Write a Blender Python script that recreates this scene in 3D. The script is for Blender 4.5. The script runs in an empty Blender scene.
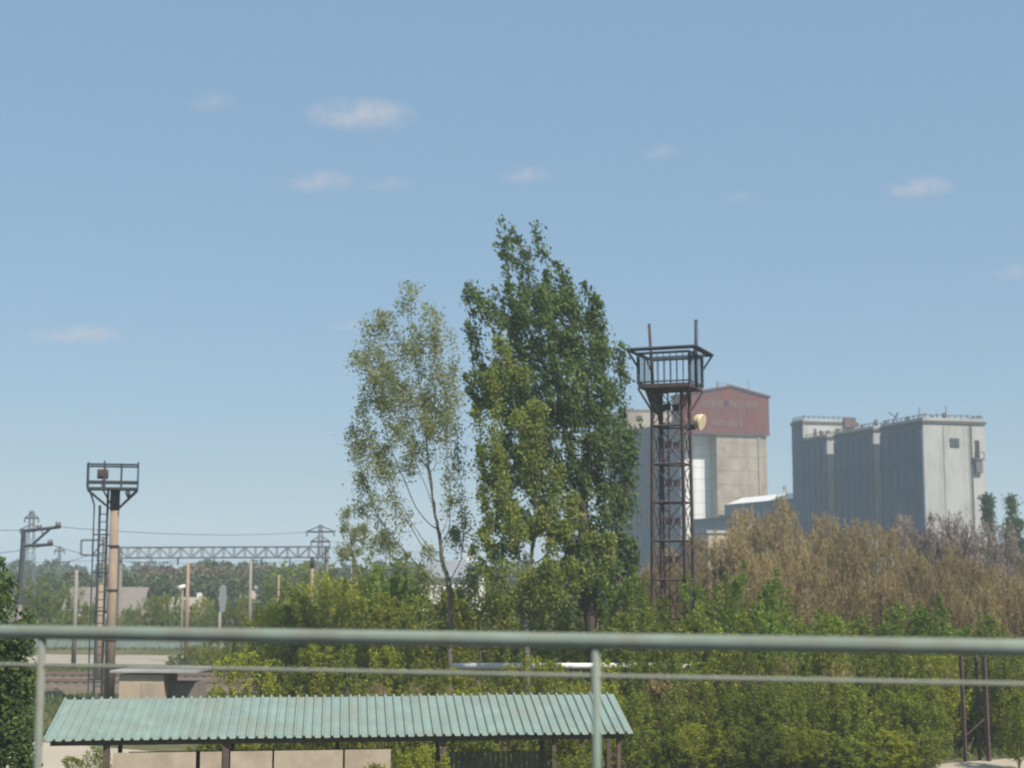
import bpy, math, random
import numpy as np
from mathutils import Vector, Matrix
R = math.radians
random.seed(7)
rng = np.random.default_rng(7)
scene = bpy.context.scene
col = scene.collection

# ------------------------------------------------------------------ camera
CAM_H = 8.0; F = 1500.0; PITCH = math.atan(181/1500)
cd = bpy.data.cameras.new('camera')
cd.sensor_width = 36; cd.lens = 36*F/1024
cd.clip_start = 0.1; cd.clip_end = 20000
cd.dof.use_dof = True; cd.dof.focus_distance = 17; cd.dof.aperture_fstop = 1.95
cam = bpy.data.objects.new('camera', cd); col.objects.link(cam)
cam.location = (0, 0, CAM_H); cam.rotation_euler = (math.pi/2 + PITCH, 0, 0)
scene.camera = cam

# ------------------------------------------------------------------ light
SUN_EL = R(50); SUN_H = Vector((0.62, -0.785)).normalized()      # towards the sun
scene.view_settings.view_transform = 'Standard'; scene.view_settings.look = 'None'
scene.view_settings.gamma = 1; scene.view_settings.exposure = 0.40
scene.view_settings.use_curve_mapping = False
w = bpy.data.worlds.new('World'); scene.world = w; w.use_nodes = True
nt = w.node_tree; bg = nt.nodes['Background']
sky = nt.nodes.new('ShaderNodeTexSky'); sky.sky_type = 'NISHITA'; sky.sun_disc = False
sky.sun_elevation = SUN_EL; sky.sun_rotation = math.atan2(SUN_H.x, SUN_H.y)
sky.air_density = 1.0; sky.dust_density = 0.9; sky.ozone_density = 1.5; sky.altitude = 80
vm = nt.nodes.new('ShaderNodeMixRGB'); vm.inputs[0].default_value = .68      # thin high veil over the clear sky
vm.inputs[2].default_value = (2.2, 3.6, 5.1, 1)
nt.links.new(sky.outputs[0], vm.inputs[1]); nt.links.new(vm.outputs[0], bg.inputs[0]); bg.inputs[1].default_value = 0.09
sd = bpy.data.lights.new('sun', 'SUN'); sd.energy = 4.4; sd.angle = R(0.6); sd.color = (1, 0.94, 0.85)
sun = bpy.data.objects.new('sun', sd); col.objects.link(sun)
sv = Vector((SUN_H.x*math.cos(SUN_EL), SUN_H.y*math.cos(SUN_EL), math.sin(SUN_EL)))
sun.rotation_euler = sv.to_track_quat('Z', 'Y').to_euler(); sun.location = (60, -60, 120)
scene.cycles.max_bounces = 6; scene.cycles.diffuse_bounces = 3; scene.cycles.transmission_bounces = 3
scene.cycles.volume_bounces = 3; scene.cycles.transparent_max_bounces = 8

# ------------------------------------------------------------------ helpers
def at(px, py, Y):
    "the world point on the photo ray (px,py) that lies Y metres out"
    xc = (px-512)/F; yc = (384-py)/F
    s, c = math.sin(PITCH), math.cos(PITCH)
    d = Vector((xc, c - yc*s, s + yc*c))
    return Vector((0, 0, CAM_H)) + d*(Y/d.y)
def X(px, Y, z=0):
    dep = Y*math.cos(PITCH) + (z-CAM_H)*math.sin(PITCH)
    return (px-512)/F*dep
def Z(py, Y): return at(512, py, Y).z

def tag(o, label=None, cat=None, group=None, kind=None):
    if label: o['label'] = label
    if cat: o['category'] = cat
    if group: o['group'] = group
    if kind: o['kind'] = kind
    return o
def empty(name, loc=(0, 0, 0), rz=0, label=None, cat=None, group=None):
    o = bpy.data.objects.new(name, None); col.objects.link(o)
    o.location = loc; o.rotation_euler = (0, 0, rz); o.empty_display_size = .5
    return tag(o, label, cat, group)
class MB:
    def __init__(s): s.v = []; s.f = []; s.smooth = set()
    def box(s, c, size, rz=0, M=None):
        a, b, d = size[0]/2, size[1]/2, size[2]/2; n = len(s.v)
        ca, sa = math.cos(rz), math.sin(rz)
        for x, y, z in ((-a,-b,-d),(a,-b,-d),(a,b,-d),(-a,b,-d),(-a,-b,d),(a,-b,d),(a,b,d),(-a,b,d)):
            p = Vector((x*ca-y*sa+c[0], x*sa+y*ca+c[1], z+c[2]))
            s.v.append(tuple(p))
        s.f += [tuple(n+i for i in q) for q in ((0,3,2,1),(4,5,6,7),(0,1,5,4),(1,2,6,5),(2,3,7,6),(3,0,4,7))]
        return s
    def tube(s, p, q, r, r2=None, n=8, sm=True):
        p = Vector(p); q = Vector(q); r2 = r if r2 is None else r2
        d = (q-p).normalized(); u = d.orthogonal().normalized(); w_ = d.cross(u); k = len(s.v)
        for j in range(n):
            a = 2*math.pi*(j+.5)/n; o = u*math.cos(a)+w_*math.sin(a)
            s.v.append(tuple(p+o*r)); s.v.append(tuple(q+o*r2))
        for j in range(n):
            a, b = k+2*j, k+2*((j+1) % n)
            s.f.append((a, b, b+1, a+1))
            if sm: s.smooth.add(len(s.f)-1)
        s.f.append(tuple(k+2*j for j in reversed(range(n)))); s.f.append(tuple(k+2*j+1 for j in range(n)))
        return s
    def bar(s, p, q, t): return s.tube(p, q, t*0.707, n=4, sm=False)
    def poly(s, pts):
        n = len(s.v); s.v += [tuple(p) for p in pts]; s.f.append(tuple(range(n, n+len(pts)))); return s
    def prism(s, pts, off):
        "closed prism: polygon pts pushed by vector off"
        off = Vector(off); n = len(s.v); m = len(pts); pts = [Vector(p) for p in pts]
        s.v += [tuple(p) for p in pts] + [tuple(p+off) for p in pts]
        s.f.append(tuple(range(n, n+m))); s.f.append(tuple(n+m+i for i in reversed(range(m))))
        for i in range(m):
            j = (i+1) % m; s.f.append((n+i, n+m+i, n+m+j, n+j))
        return s
    def build(s, name, m, parent=None, bevel=0):
        me = bpy.data.meshes.new(name); me.from_pydata(s.v, [], s.f); me.update()
        if s.smooth:
            fl = [i in s.smooth for i in range(len(s.f))]; me.polygons.foreach_set('use_smooth', fl)
        import bmesh
        b = bmesh.new(); b.from_mesh(me); bmesh.ops.recalc_face_normals(b, faces=b.faces); b.to_mesh(me); b.free()
        me.materials.append(m)
        o = bpy.data.objects.new(name, me); col.objects.link(o); o.parent = parent
        if bevel:
            bm_ = o.modifiers.new('bevel', 'BEVEL'); bm_.width = bevel; bm_.segments = 2; bm_.limit_method = 'ANGLE'
        return o
def copy_tree(o, parent=None):
    c = o.copy(); col.objects.link(c); c.parent = parent
    for ch in list(o.children): copy_tree(ch, c)
    return c

# ------------------------------------------------------------------ materials
def mat(name, base, rough=.8, var=.25, scale=1.0, metal=0, stretch=(1, 1, 1), stain=None, stain_amt=.5,
        stain_scale=.4, bump=.0, spec=.3, detail=6):
    m = bpy.data.materials.new(name); m.use_nodes = True; n = m.node_tree.nodes; l = m.node_tree.links
    p = n['Principled BSDF']; p.inputs['Roughness'].default_value = rough; p.inputs['Metallic'].default_value = metal
    p.inputs['Specular IOR Level'].default_value = spec
    tc = n.new('ShaderNodeTexCoord'); mp = n.new('ShaderNodeMapping'); mp.inputs['Scale'].default_value = stretch
    l.new(tc.outputs['Object'], mp.inputs[0])
    no = n.new('ShaderNodeTexNoise'); no.inputs['Scale'].default_value = scale; no.inputs['Detail'].default_value = detail
    no.inputs['Roughness'].default_value = .65
    l.new(mp.outputs[0], no.inputs['Vector'])
    r = n.new('ShaderNodeValToRGB'); r.color_ramp.elements[0].position = .3; r.color_ramp.elements[1].position = .7
    r.color_ramp.elements[0].color = tuple(c*(1-var) for c in base)+(1,)
    r.color_ramp.elements[1].color = tuple(min(1, c*(1+var)) for c in base)+(1,)
    l.new(no.outputs['Fac'], r.inputs[0]); out = r.outputs[0]
    if stain:
        n2 = n.new('ShaderNodeTexNoise'); n2.inputs['Scale'].default_value = stain_scale; n2.inputs['Detail'].default_value = 7
        n2.inputs['Roughness'].default_value = .7
        l.new(mp.outputs[0], n2.inputs['Vector'])
        r2 = n.new('ShaderNodeValToRGB'); r2.color_ramp.elements[0].position = .45; r2.color_ramp.elements[1].position = .65
        r2.color_ramp.elements[0].color = (0, 0, 0, 1); r2.color_ramp.elements[1].color = (stain_amt,)*3+(1,)
        l.new(n2.outputs['Fac'], r2.inputs[0])
        mx = n.new('ShaderNodeMixRGB'); l.new(r2.outputs[0], mx.inputs[0]); l.new(out, mx.inputs[1])
        mx.inputs[2].default_value = tuple(stain)+(1,); out = mx.outputs[0]
    l.new(out, p.inputs['Base Color'])
    if bump:
        b = n.new('ShaderNodeBump'); b.inputs['Strength'].default_value = bump; b.inputs['Distance'].default_value = .05
        l.new(no.outputs['Fac'], b.inputs['Height']); l.new(b.outputs[0], p.inputs['Normal'])
    return m
def leafmat(name, c1, c2, c3, trans=.35, objvar=.25):
    m = bpy.data.materials.new(name); m.use_nodes = True; n = m.node_tree.nodes; l = m.node_tree.links
    p = n['Principled BSDF']; p.inputs['Roughness'].default_value = .55; p.inputs['Specular IOR Level'].default_value = .25
    g = n.new('ShaderNodeNewGeometry'); r = n.new('ShaderNodeValToRGB')
    r.color_ramp.elements[0].color = (*c1, 1); r.color_ramp.elements[1].color = (*c3, 1)
    e = r.color_ramp.elements.new(.5); e.color = (*c2, 1)
    l.new(g.outputs['Random Per Island'], r.inputs[0])
    oi = n.new('ShaderNodeObjectInfo'); mr = n.new('ShaderNodeMapRange')
    mr.inputs['To Min'].default_value = 1-objvar; mr.inputs['To Max'].default_value = 1+objvar
    l.new(oi.outputs['Random'], mr.inputs[0])
    # clump to clump variation of the foliage itself
    tc = n.new('ShaderNodeTexCoord'); no = n.new('ShaderNodeTexNoise'); no.inputs['Scale'].default_value = .55; no.inputs['Detail'].default_value = 2
    l.new(tc.outputs['Object'], no.inputs['Vector'])
    m2 = n.new('ShaderNodeMapRange'); m2.inputs['From Min'].default_value = .35; m2.inputs['From Max'].default_value = .65
    m2.inputs['To Min'].default_value = .85; m2.inputs['To Max'].default_value = 1.15
    l.new(no.outputs['Fac'], m2.inputs[0])
    mm = n.new('ShaderNodeMath'); mm.operation = 'MULTIPLY'; l.new(mr.outputs[0], mm.inputs[0]); l.new(m2.outputs[0], mm.inputs[1])
    hs = n.new('ShaderNodeHueSaturation'); l.new(r.outputs[0], hs.inputs['Color']); l.new(mm.outputs[0], hs.inputs['Value'])
    l.new(hs.outputs[0], p.inputs['Base Color'])
    t = n.new('ShaderNodeBsdfTranslucent'); l.new(hs.outputs[0], t.inputs[0])
    mx = n.new('ShaderNodeMixShader'); mx.inputs[0].default_value = trans
    l.new(p.outputs[0], mx.inputs[1]); l.new(t.outputs[0], mx.inputs[2]); l.new(mx.outputs[0], n['Material Output'].inputs[0])
    return m
M = {
 'rail': mat('green rail paint', (.205, .25, .205), .95, .15, 3, stain=(.19, .17, .14), stain_amt=.8, stain_scale=2.5, spec=.1),
 'rail2': mat('weathered grey green paint', (.25, .26, .21), .8, .15, 6),
 'roof': mat('teal roof paint', (.215, .285, .25), .6, .15, 1.2, stain=(.22, .24, .19), stain_amt=.8, stain_scale=.7, spec=.35),
 'rust': mat('rusty steel', (.07, .05, .05), .8, .35, 2.5, stain=(.13, .08, .06), stain_amt=.6, stain_scale=1.5),
 'steel': mat('dark painted steel', (.05, .06, .07), .6, .3, 3),
 'redsteel': mat('red oxide steel', (.12, .075, .065), .8, .3, 2),
 'pole': mat('buff concrete pole', (.30, .225, .165), .9, .2, 1.5, stretch=(1, 1, .3), stain=(.2, .15, .11), stain_amt=.5, stain_scale=.8),
 'gpole': mat('grey concrete pole', (.25, .23, .20), .9, .15, 1.5, stretch=(1, 1, .3)),
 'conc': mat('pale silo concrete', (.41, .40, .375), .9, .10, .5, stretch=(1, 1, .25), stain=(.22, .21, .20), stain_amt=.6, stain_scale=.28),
 'conc_shade': mat('shade toned silo concrete', (.085, .12, .165), .9, .12, .4, stretch=(1, 1, .2), stain=(.08, .10, .125), stain_amt=.6, stain_scale=.3),  # silo concrete with the shade of the sunless sides put into its colour
 'work': mat('buff workhouse concrete', (.34, .29, .225), .9, .2, .3, stretch=(1, 1, .6), stain=(.21, .17, .135), stain_amt=.9, stain_scale=.22),
 'white': mat('whitewash', (.74, .73, .69), .85, .06, .8, stain=(.5, .48, .44), stain_amt=.3),
 'redclad': mat('faded red sheet cladding', (.15, .034, .026), .75, .3, .5, stretch=(3, 3, .35), stain=(.12, .065, .055), stain_amt=.9, stain_scale=.3),
 'redroof': mat('dark red roof edge', (.10, .05, .05), .7, .2, .5),
 'letter': mat('faded letter paint', (.19, .12, .10), .8, .3, 1.2, stain=(.25, .15, .13), stain_amt=.8, stain_scale=.5),
 'dark': mat('dark opening', (.03, .032, .035), .6, .2, 1),
 'joint': mat('joint sealant', (.09, .085, .08), .9, .1, 1),
 'panel': mat('buff wall panel', (.42, .345, .26), .85, .12, 1.2, stain=(.28, .22, .16), stain_amt=.6, stain_scale=.9),
 'wood': mat('old brown timber', (.10, .075, .06), .85, .3, 3, stretch=(1, 1, 6)),
 'plaster': mat('buff plaster', (.47, .37, .27), .9, .12, .9, stain=(.3, .24, .18), stain_amt=.5),
 'slate': mat('weathered fibre cement roof', (.20, .17, .15), .9, .15, .8, stain=(.2, .18, .15), stain_amt=.5),
 'bark': mat('bark', (.11, .085, .065), .95, .3, 4, stretch=(1, 1, .3)),
 'pbark': mat('grey bark', (.15, .135, .10), .95, .25, 4, stretch=(1, 1, .3)),
 'bbark': mat('brown twig bark', (.24, .175, .12), .95, .3, 2),
 'lamp': mat('cream lamp shell', (.70, .56, .36), .5, .1, 2),
 'gfence': mat('pale green fence boards', (.22, .27, .24), .8, .15, 1.5),
 'greysheet': mat('grey metal', (.24, .25, .26), .7, .1, 2),
 'asphalt': mat('bridge asphalt', (.06, .06, .06), .9, .2, 6),
 'bconc': mat('bridge concrete', (.34, .33, .31), .9, .15, 1.2),
 'sand': mat('pale sandy surface', (.42, .36, .28), .95, .12, .6, stain=(.36, .3, .22), stain_amt=.5, stain_scale=.3),
 'road': mat('dusty road', (.34, .29, .23), .95, .15, .5, stain=(.24, .22, .15), stain_amt=.5, stain_scale=.2),
 'ballast': mat('brown ballast', (.15, .115, .09), .95, .35, 6, bump=.4),
 'railsteel': mat('rail steel', (.16, .11, .09), .5, .2, 2),
 'sleeper': mat('sleeper', (.20, .18, .16), .9, .2, 3),
 'darksheet': mat('dull dark sheet metal', (.12, .13, .14), .7, .2, 2),
 'gwood': mat('grey green old boards', (.13, .125, .09), .9, .3, 3, stretch=(1, 1, .4)),
 'tbark': mat('dusty brown stems', (.17, .135, .10), .95, .3, 4, stretch=(1, 1, .3)),
 'gsteel': mat('galvanised grey steel', (.15, .16, .17), .7, .2, 2),
 'glass': mat('window pane', (.05, .07, .08), .15, .1, 2, spec=.6),
 'insul': mat('insulator', (.10, .09, .09), .3, .1, 2),
}
L = {
 'dark': leafmat('deep green poplar leaves', (.065, .105, .035), (.105, .155, .045), (.18, .235, .065), .5),
 'pale': leafmat('pale young leaves', (.36, .40, .17), (.43, .46, .21), (.50, .52, .27), .6),
 'olive': leafmat('yellow green leaves', (.19, .23, .045), (.25, .29, .06), (.34, .37, .10), .5),
 'bush': leafmat('thicket leaves', (.15, .19, .02), (.215, .255, .03), (.30, .325, .05), .55),
 'fresh': leafmat('fresh green leaves', (.13, .20, .022), (.18, .26, .03), (.25, .33, .05), .55),
 'yellow': leafmat('yellowish spring leaves', (.24, .26, .02), (.30, .315, .03), (.37, .375, .05), .55),
 'brown': leafmat('tan buds and catkins', (.25, .18, .08), (.33, .25, .115), (.43, .34, .16), .4),
 'greyb': leafmat('pinkish seed heads', (.22, .17, .15), (.30, .25, .22), (.20, .14, .10), .2),
 'farb': leafmat('far brown scrub', (.11, .085, .055), (.15, .115, .07), (.19, .145, .09), .2),
 'farg': leafmat('far green scrub', (.07, .09, .035), (.09, .115, .045), (.12, .14, .06), .3),
 'grass': leafmat('grass', (.07, .10, .03), (.11, .14, .045), (.16, .16, .07), .3),
}

# ------------------------------------------------------------------ ground
def ground_mat():
    m = bpy.data.materials.new('ground'); m.use_nodes = True; n = m.node_tree.nodes; l = m.node_tree.links
    p = n['Principled BSDF']; p.inputs['Roughness'].default_value = .95; p.inputs['Specular IOR Level'].default_value = .1
    tc = n.new('ShaderNodeTexCoord')
    a = n.new('ShaderNodeTexNoise'); a.inputs['Scale'].default_value = .09; a.inputs['Detail'].default_value = 8; a.inputs['Roughness'].default_value = .7
    b = n.new('ShaderNodeTexNoise'); b.inputs['Scale'].default_value = 2.0; b.inputs['Detail'].default_value = 8; b.inputs['Roughness'].default_value = .75
    l.new(tc.outputs['Object'], a.inputs['Vector']); l.new(tc.outputs['Object'], b.inputs['Vector'])
    r1 = n.new('ShaderNodeValToRGB'); e = r1.color_ramp.elements
    e[0].position = .42; e[0].color = (.10, .115, .04, 1); e[1].position = .60; e[1].color = (.20, .165, .11, 1)
    l.new(a.outputs['Fac'], r1.inputs[0])
    r2 = n.new('ShaderNodeValToRGB'); e = r2.color_ramp.elements
    e[0].position = .3; e[0].color = (.5, .5, .5, 1); e[1].position = .7; e[1].color = (1.25, 1.2, 1.15, 1)
    l.new(b.outputs['Fac'], r2.inputs[0])
    mx = n.new('ShaderNodeMixRGB'); mx.blend_type = 'MULTIPLY'; mx.inputs[0].default_value = 1
    l.new(r1.outputs[0], mx.inputs[1]); l.new(r2.outputs[0], mx.inputs[2]); l.new(mx.outputs[0], p.inputs['Base Color'])
    return m
b = MB(); N = 24
for j in range(N):
    for i in range(N):
        x0, x1 = -1200+100*i, -1100+100*i; y0, y1 = -300+100*j, -200+100*j
        b.poly([(x0, y0, 0), (x1, y0, 0), (x1, y1, 0), (x0, y1, 0)])
tag(b.build('ground', ground_mat()), kind='structure')
def strip(name, pts, m, z):
    return tag(MB().poly([(x, y, z) for x, y in pts]).build(name, m), kind='structure')
strip('dirt_road', [(-70, 128), (-14, 121), (-10, 127), (-14, 133), (-70, 142)], M['road'], .004)
strip('sandy_yard', [(-30, 52), (-15.8, 55), (-15, 66), (-22, 70), (-34, 68)], M['sand'], .004)
strip('sandy_path', [(16.5, 56), (30, 54), (32, 63.5), (22, 64.5), (17, 62)], M['sand'], .004)
# railway tracks behind the shed
def track(y0, y1, x0, x1):
    b = MB(); a = Vector((x0, y0, 0)); c = Vector((x1, y1, 0)); d = (c-a).normalized(); nrm = Vector((-d.y, d.x, 0))
    b.prism([a-nrm*2, a-nrm*1.4+Vector((0, 0, .3)), a+nrm*1.4+Vector((0, 0, .3)), a+nrm*2], c-a)
    r = b.build('railway_ballast', M['ballast']); tag(r, kind='structure')
    s = MB(); ln = (c-a).length; k = 0
    while k < ln:
        p = a+d*k; s.box((p.x, p.y, .34), (.24, 2.6, .12), math.atan2(d.y, d.x)); k += .62
    tag(s.build('railway_sleepers', M['sleeper']), kind='structure')
    s = MB()
    for sg in (-.76, .76):
        p = a+nrm*sg+Vector((0, 0, .48)); q = c+nrm*sg+Vector((0, 0, .48)); s.bar(p, q, .1)
    tag(s.build('railway_rails', M['railsteel']), kind='structure')
track(103, 97, -60, 5)
track(109, 103, -62, 5)
track(168, 176, -90, 60)

# ------------------------------------------------------------------ silo elevator
Nn = Vector((77, 280, 0)); V = Vector((-.2816, .9595, 0)); U = Vector((.9595, .2816, 0)); RZ = math.atan2(U.y, U.x)
def S(s, t, z=0): return Nn + V*s + U*t + Vector((0, 0, z))
def sbox(b, s0, s1, t0, t1, z0, z1):
    c = S((s0+s1)/2, (t0+t1)/2, (z0+z1)/2); b.box(c, (abs(t1-t0), abs(s1-s0), z1-z0), RZ); return b
def silo_block(s0, s1, h, label, end_detail=False, ribs=True):
    r = empty('silo_block', S(s0, 6.5), RZ, label, 'grain silo', 'concrete silo blocks of the grain elevator')
    inv = r.matrix_basis.inverted() if False else None
    parts = []
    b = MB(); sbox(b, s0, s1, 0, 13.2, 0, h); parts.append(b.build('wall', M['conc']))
    b = MB(); sbox(b, s0+.02, s1-.02, -.08, -.002, 0, h-.02); parts.append(b.build('side_shade', M['conc_shade']))  # thin darker sheet that paints shade onto the long side
    # slender ribs on the long side: the joints between the silo cells
    b = MB(); n = max(3, int((s1-s0)/2.6))
    for i in range(n+1):
        s = s0 + (s1-s0-.3)*i/n
        sbox(b, s+.03, s+.27, -.32, -.083, 0, h-1.0)
    for zz in (h-7.6, h-12.8):
        for i in range(n):
            s = s0+(s1-s0)*(i+.5)/n; sbox(b, s-.45, s+.45, -.3, -.083, zz, zz+.9)
    parts.append(b.build('rib', M['conc_shade']))
    b = MB(); sbox(b, s0-.25, s1+.25, -.3, 13.5, h+.002, h+.55); parts.append(b.build('cornice', M['joint']))
    b = MB(); sbox(b, s0, s1, 0, 13.2, h+.56, h+1.1)
    parts.append(b.build('parapet', M['conc']))
    # rooftop rail stubs and vents
    b = MB()
    k = s0+.4
    while k < s1:
        for t in (.15, 13.0): b.bar(S(k, t, h+1.0), S(k, t, h+1.7+random.random()*.3), .14)
        k += 1.5
    k = .6
    while k < 13.2:
        b.bar(S(s0+.2, k, h+1.0), S(s0+.2, k, h+1.7+random.random()*.3), .14); k += 1.3
    for t in (.15, 13.0): b.bar(S(s0+.2, t, h+1.62), S(s1-.2, t, h+1.62), .1)
    b.bar(S(s0+.2, .15, h+1.62), S(s0+.2, 13.0, h+1.62), .1)
    parts.append(b.build('roof_railing', M['redsteel']))
    for k in range(4):
        s = s0+(s1-s0)*(.2+.2*k); t = random.uniform(2, 9); b = MB().tube(S(s, t, h+1.1), S(s, t, h+2.0+random.random()), .35, .35)
        parts.append(b.build('roof_vent', M['joint']))
    for p in parts:
        p.data.transform(r_inv(r)); p.parent = r
    return r
def r_inv(r):
    return (Matrix.Translation(r.location) @ Matrix.Rotation(r.rotation_euler.z, 4, 'Z')).inverted()
def adopt(r, o):
    o.data.transform(r_inv(r)); o.parent = r; return o
H = 34.4
s3 = silo_block(0, 15.3, H, 'nearest concrete silo block with the sunlit end wall and small square window')
s2 = silo_block(18.1, 34.0, H, 'middle concrete silo block between two narrow slots, shaded side towards the camera')
s1 = silo_block(37.3, 47.99, H, 'short silo block stepping down beside the taller far stair tower')
# details of the sunlit end wall
b = MB()
for t in (4.2, 9.6): sbox(b, -.06, -.003, t, t+.09, 0, H-.5)
adopt(s3, b.build('wall_joint', M['joint']))
b = MB(); sbox(b, -.08, -.004, 9.95, 10.4, 0, H-.2); adopt(s3, b.build('downpipe', M['joint']))
fr = MB(); sbox(fr, -.14, -.005, 5.6, 7.6, H-4.4, H-2.7); fr = adopt(s3, fr.build('window', M['joint']))
b = MB(); sbox(b, -.2, -.141, 5.75, 6.55, H-4.25, H-2.85); sbox(b, -.2, -.141, 6.65, 7.45, H-4.25, H-2.85)
adopt(s3, b.build('window_pane', M['glass'])).parent = s3
b = MB(); sbox(b, -.12, -.004, 11.0, 11.9, H-6.4, H-3.0); adopt(s3, b.build('door', M['dark']))
b = MB(); sbox(b, -.9, -.006, 10.3, 12.5, H-6.75, H-6.45); sbox(b, -.7, -.006, 10.7, 12.1, H-9.2, H-6.75)
adopt(s3, b.build('hoist_balcony', M['darksheet']))
b = MB(); b.bar(S(-.8, 10.4, H-6.45), S(-.8, 10.4, H-5.3), .1); b.bar(S(-.8, 12.4, H-6.45), S(-.8, 12.4, H-5.3), .1); b.bar(S(-.8, 10.4, H-5.3), S(-.8, 12.4, H-5.3), .1)
adopt(s3, b.build('balcony_rail', M['steel']))
# antennas
for k, (s, t, z0, z1) in enumerate(((17.5-4, 1.5, H+1.1, H+5.5), (2, 6.3, H+1.1, H+3.6), (14, 8, H+1.1, H+4.6))):
    b = MB(); b.bar(S(s, t, z0), S(s, t, z1), .12)
    if k == 0:
        b = MB(); b.bar(S(s, t, z0), S(s-1, t+.8, z1-2.2), .22); b.bar(S(s-.6, t+.3, z0+1.4), S(s-.6, t-1, z0+2.2), .15)
    adopt(s3, b.build('roof_antenna', M['steel']))
# stair tower at the far end of the row
r = empty('stair_tower', S(48, 6.5), RZ, 'taller narrow concrete tower with pale upper wall behind the silo row', 'tower')
adopt(r, sbox(MB(), 48.02, 53.28, -.08, -.002, 0, 38.5).build('side_shade', M['conc_shade']))  # same painted shade on the tower's left side
b = MB(); sbox(b, 48.0, 53.3, 0, 13.2, 0, 38.6); adopt(r, b.build('wall', M['conc']))
b = MB(); sbox(b, 47.8, 53.5, -.3, 13.5, 38.602, 39.2); adopt(r, b.build('cornice', M['joint']))
b = MB(); sbox(b, 48, 53.3, 0, 13.2, 39.21, 39.7); adopt(r, b.build('parapet', M['conc']))
b = MB()
for t in np.arange(.4, 13, 1.2): b.bar(S(48.2, t, 39.6), S(48.2, t, 40.3+random.random()*.3), .13)
for s in np.arange(48.2, 53.2, 1.2): b.bar(S(s, .2, 39.6), S(s, .2, 40.4), .13)
b.bar(S(48.2, .2, 40.2), S(48.2, 13, 40.2), .1); b.bar(S(48.2, .2, 40.2), S(53, .2, 40.2), .1)
adopt(r, b.build('roof_railing', M['redsteel']))
b = MB(); sbox(b, 47.3, 47.77, 9.8, 12.6, 38.0, 40.2); sbox(b, 47.5, 47.78, 10.6, 11.3, 35.6, 37.99); adopt(r, b.build('hoist_box', M['redsteel']))
for t0, t1, z0, z1 in ((2.6, 3.2, 35.8, 37.6), (6.4, 7.4, 35.6, 36.8)):
    b = MB(); sbox(b, 47.9, 47.996, t0, t1, z0, z1); adopt(r, b.build('window', M['redsteel']))
# conveyor gallery with pale roof between tower and workhouse
r = empty('conveyor_hall', S(60, 4), RZ, 'low shaded hall with white sloping roof between red topped workhouse and silos', 'industrial hall')
b = MB(); sbox(b, 53.35, 92, 1.0, 9, 0, 22.6); adopt(r, b.build('wall', M['conc_shade']))
b = MB(); pts = [S(53.4, .5, 22.61), S(53.4, 5, 24.3), S(53.4, 9.5, 22.61)]
b.prism(pts, S(90, 0)-S(53.4, 0)); adopt(r, b.build('roof', M['white']))
b = MB()
for s in np.arange(56, 88, 3.2): adopt(r, sbox(MB(), s, s+1.6, .9, .997, 18.6, 20.6).build('window', M['glass']))
b = MB(); sbox(b, 70, 93.0, -5.0, -3.0, 20, 21.6); 
r = empty('lower_annex', S(80, -3), RZ, 'blue grey lower annex at the foot of the buff workhouse wall', 'industrial hall')
b = MB(); sbox(b, 62, 92, -7.5, -1.2, 0, 18.6); adopt(r, b.build('wall', M['conc_shade']))
b = MB(); sbox(b, 61.7, 92.2, -7.9, -.9, 18.602, 19.0); adopt(r, b.build('roof', M['joint']))
b = MB()
for s in np.arange(64, 91, 2.7): adopt(r, sbox(MB(), s, s+1.2, -7.6, -7.503, 14.2, 16.8).build('window', M['glass']))

# workhouse
r = empty('workhouse', S(93.8, 7), RZ, 'tall buff concrete elevator workhouse with faded red sheet metal head and gable', 'grain elevator')
b = MB(); sbox(b, 93.8, 118, 0, 13.6, 0, 40.2); adopt(r, b.build('wall', M['work']))
b = MB()
for t in (11.2,): sbox(b, 93.5, 93.796, t, t+.5, 0, 40)
for z in np.arange(4, 40, 3.4): sbox(b, 93.74, 93.797, .1, 13.4, z, z+.1)
adopt(r, b.build('wall_rib', M['work']))
b = MB(); sbox(b, 97.8, 117.9, -7.0, -.003, 0, 40.1); adopt(r, b.build('side_wing', M['white']))
b = MB()
for z in np.arange(3, 40, 2.9): sbox(b, 97.77, 97.797, -6.95, -.1, z, z+.05)
for t in (-4.4, -2.2): sbox(b, 97.765, 97.796, t, t+.05, 0, 39)
adopt(r, b.build('wing_joint', M['joint']))
b = MB(); t0, t1, tp = -9.6, 14.2, 3.9
A = [S(93.4, t0, 40.21), S(93.4, t1, 40.21), S(93.4, t1, 49.6), S(93.4, tp, 52.0), S(93.4, t0, 49.4)]
b.prism(A, S(99, 0)-S(93.4, 0)); head = adopt(r, b.build('head', M['redclad']))
b = MB()
for t in np.arange(t0+.5, t1, 1.15):
    zt = 49.4+(t-t0)/(tp-t0)*2.6 if t < tp else 52.0-(t-tp)/(t1-tp)*2.4
    sbox(b, 93.33, 93.397, t, t+.12, 40.3, zt-.3)
adopt(head, b.build('cladding_seam', M['redclad'])) if False else adopt(r, b.build('cladding_seam', M['redclad']))
b = MB(); b.prism([S(93, t0-.4, 49.35), S(93, tp, 52.02), S(93, tp, 52.5), S(93, t0-.4, 49.85)], S(99.4, 0)-S(93, 0))
b.prism([S(93, tp+.004, 52.02), S(93, t1+.4, 49.55), S(93, t1+.4, 50.05), S(93, tp+.004, 52.5)], S(99.4, 0)-S(93, 0))
adopt(r, b.build('roof', M['redroof']))
b = MB(); sbox(b, 93.2, 93.395, t0, t1, 40.0, 40.75); adopt(r, b.build('eaves_band', M['redroof']))
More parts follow.
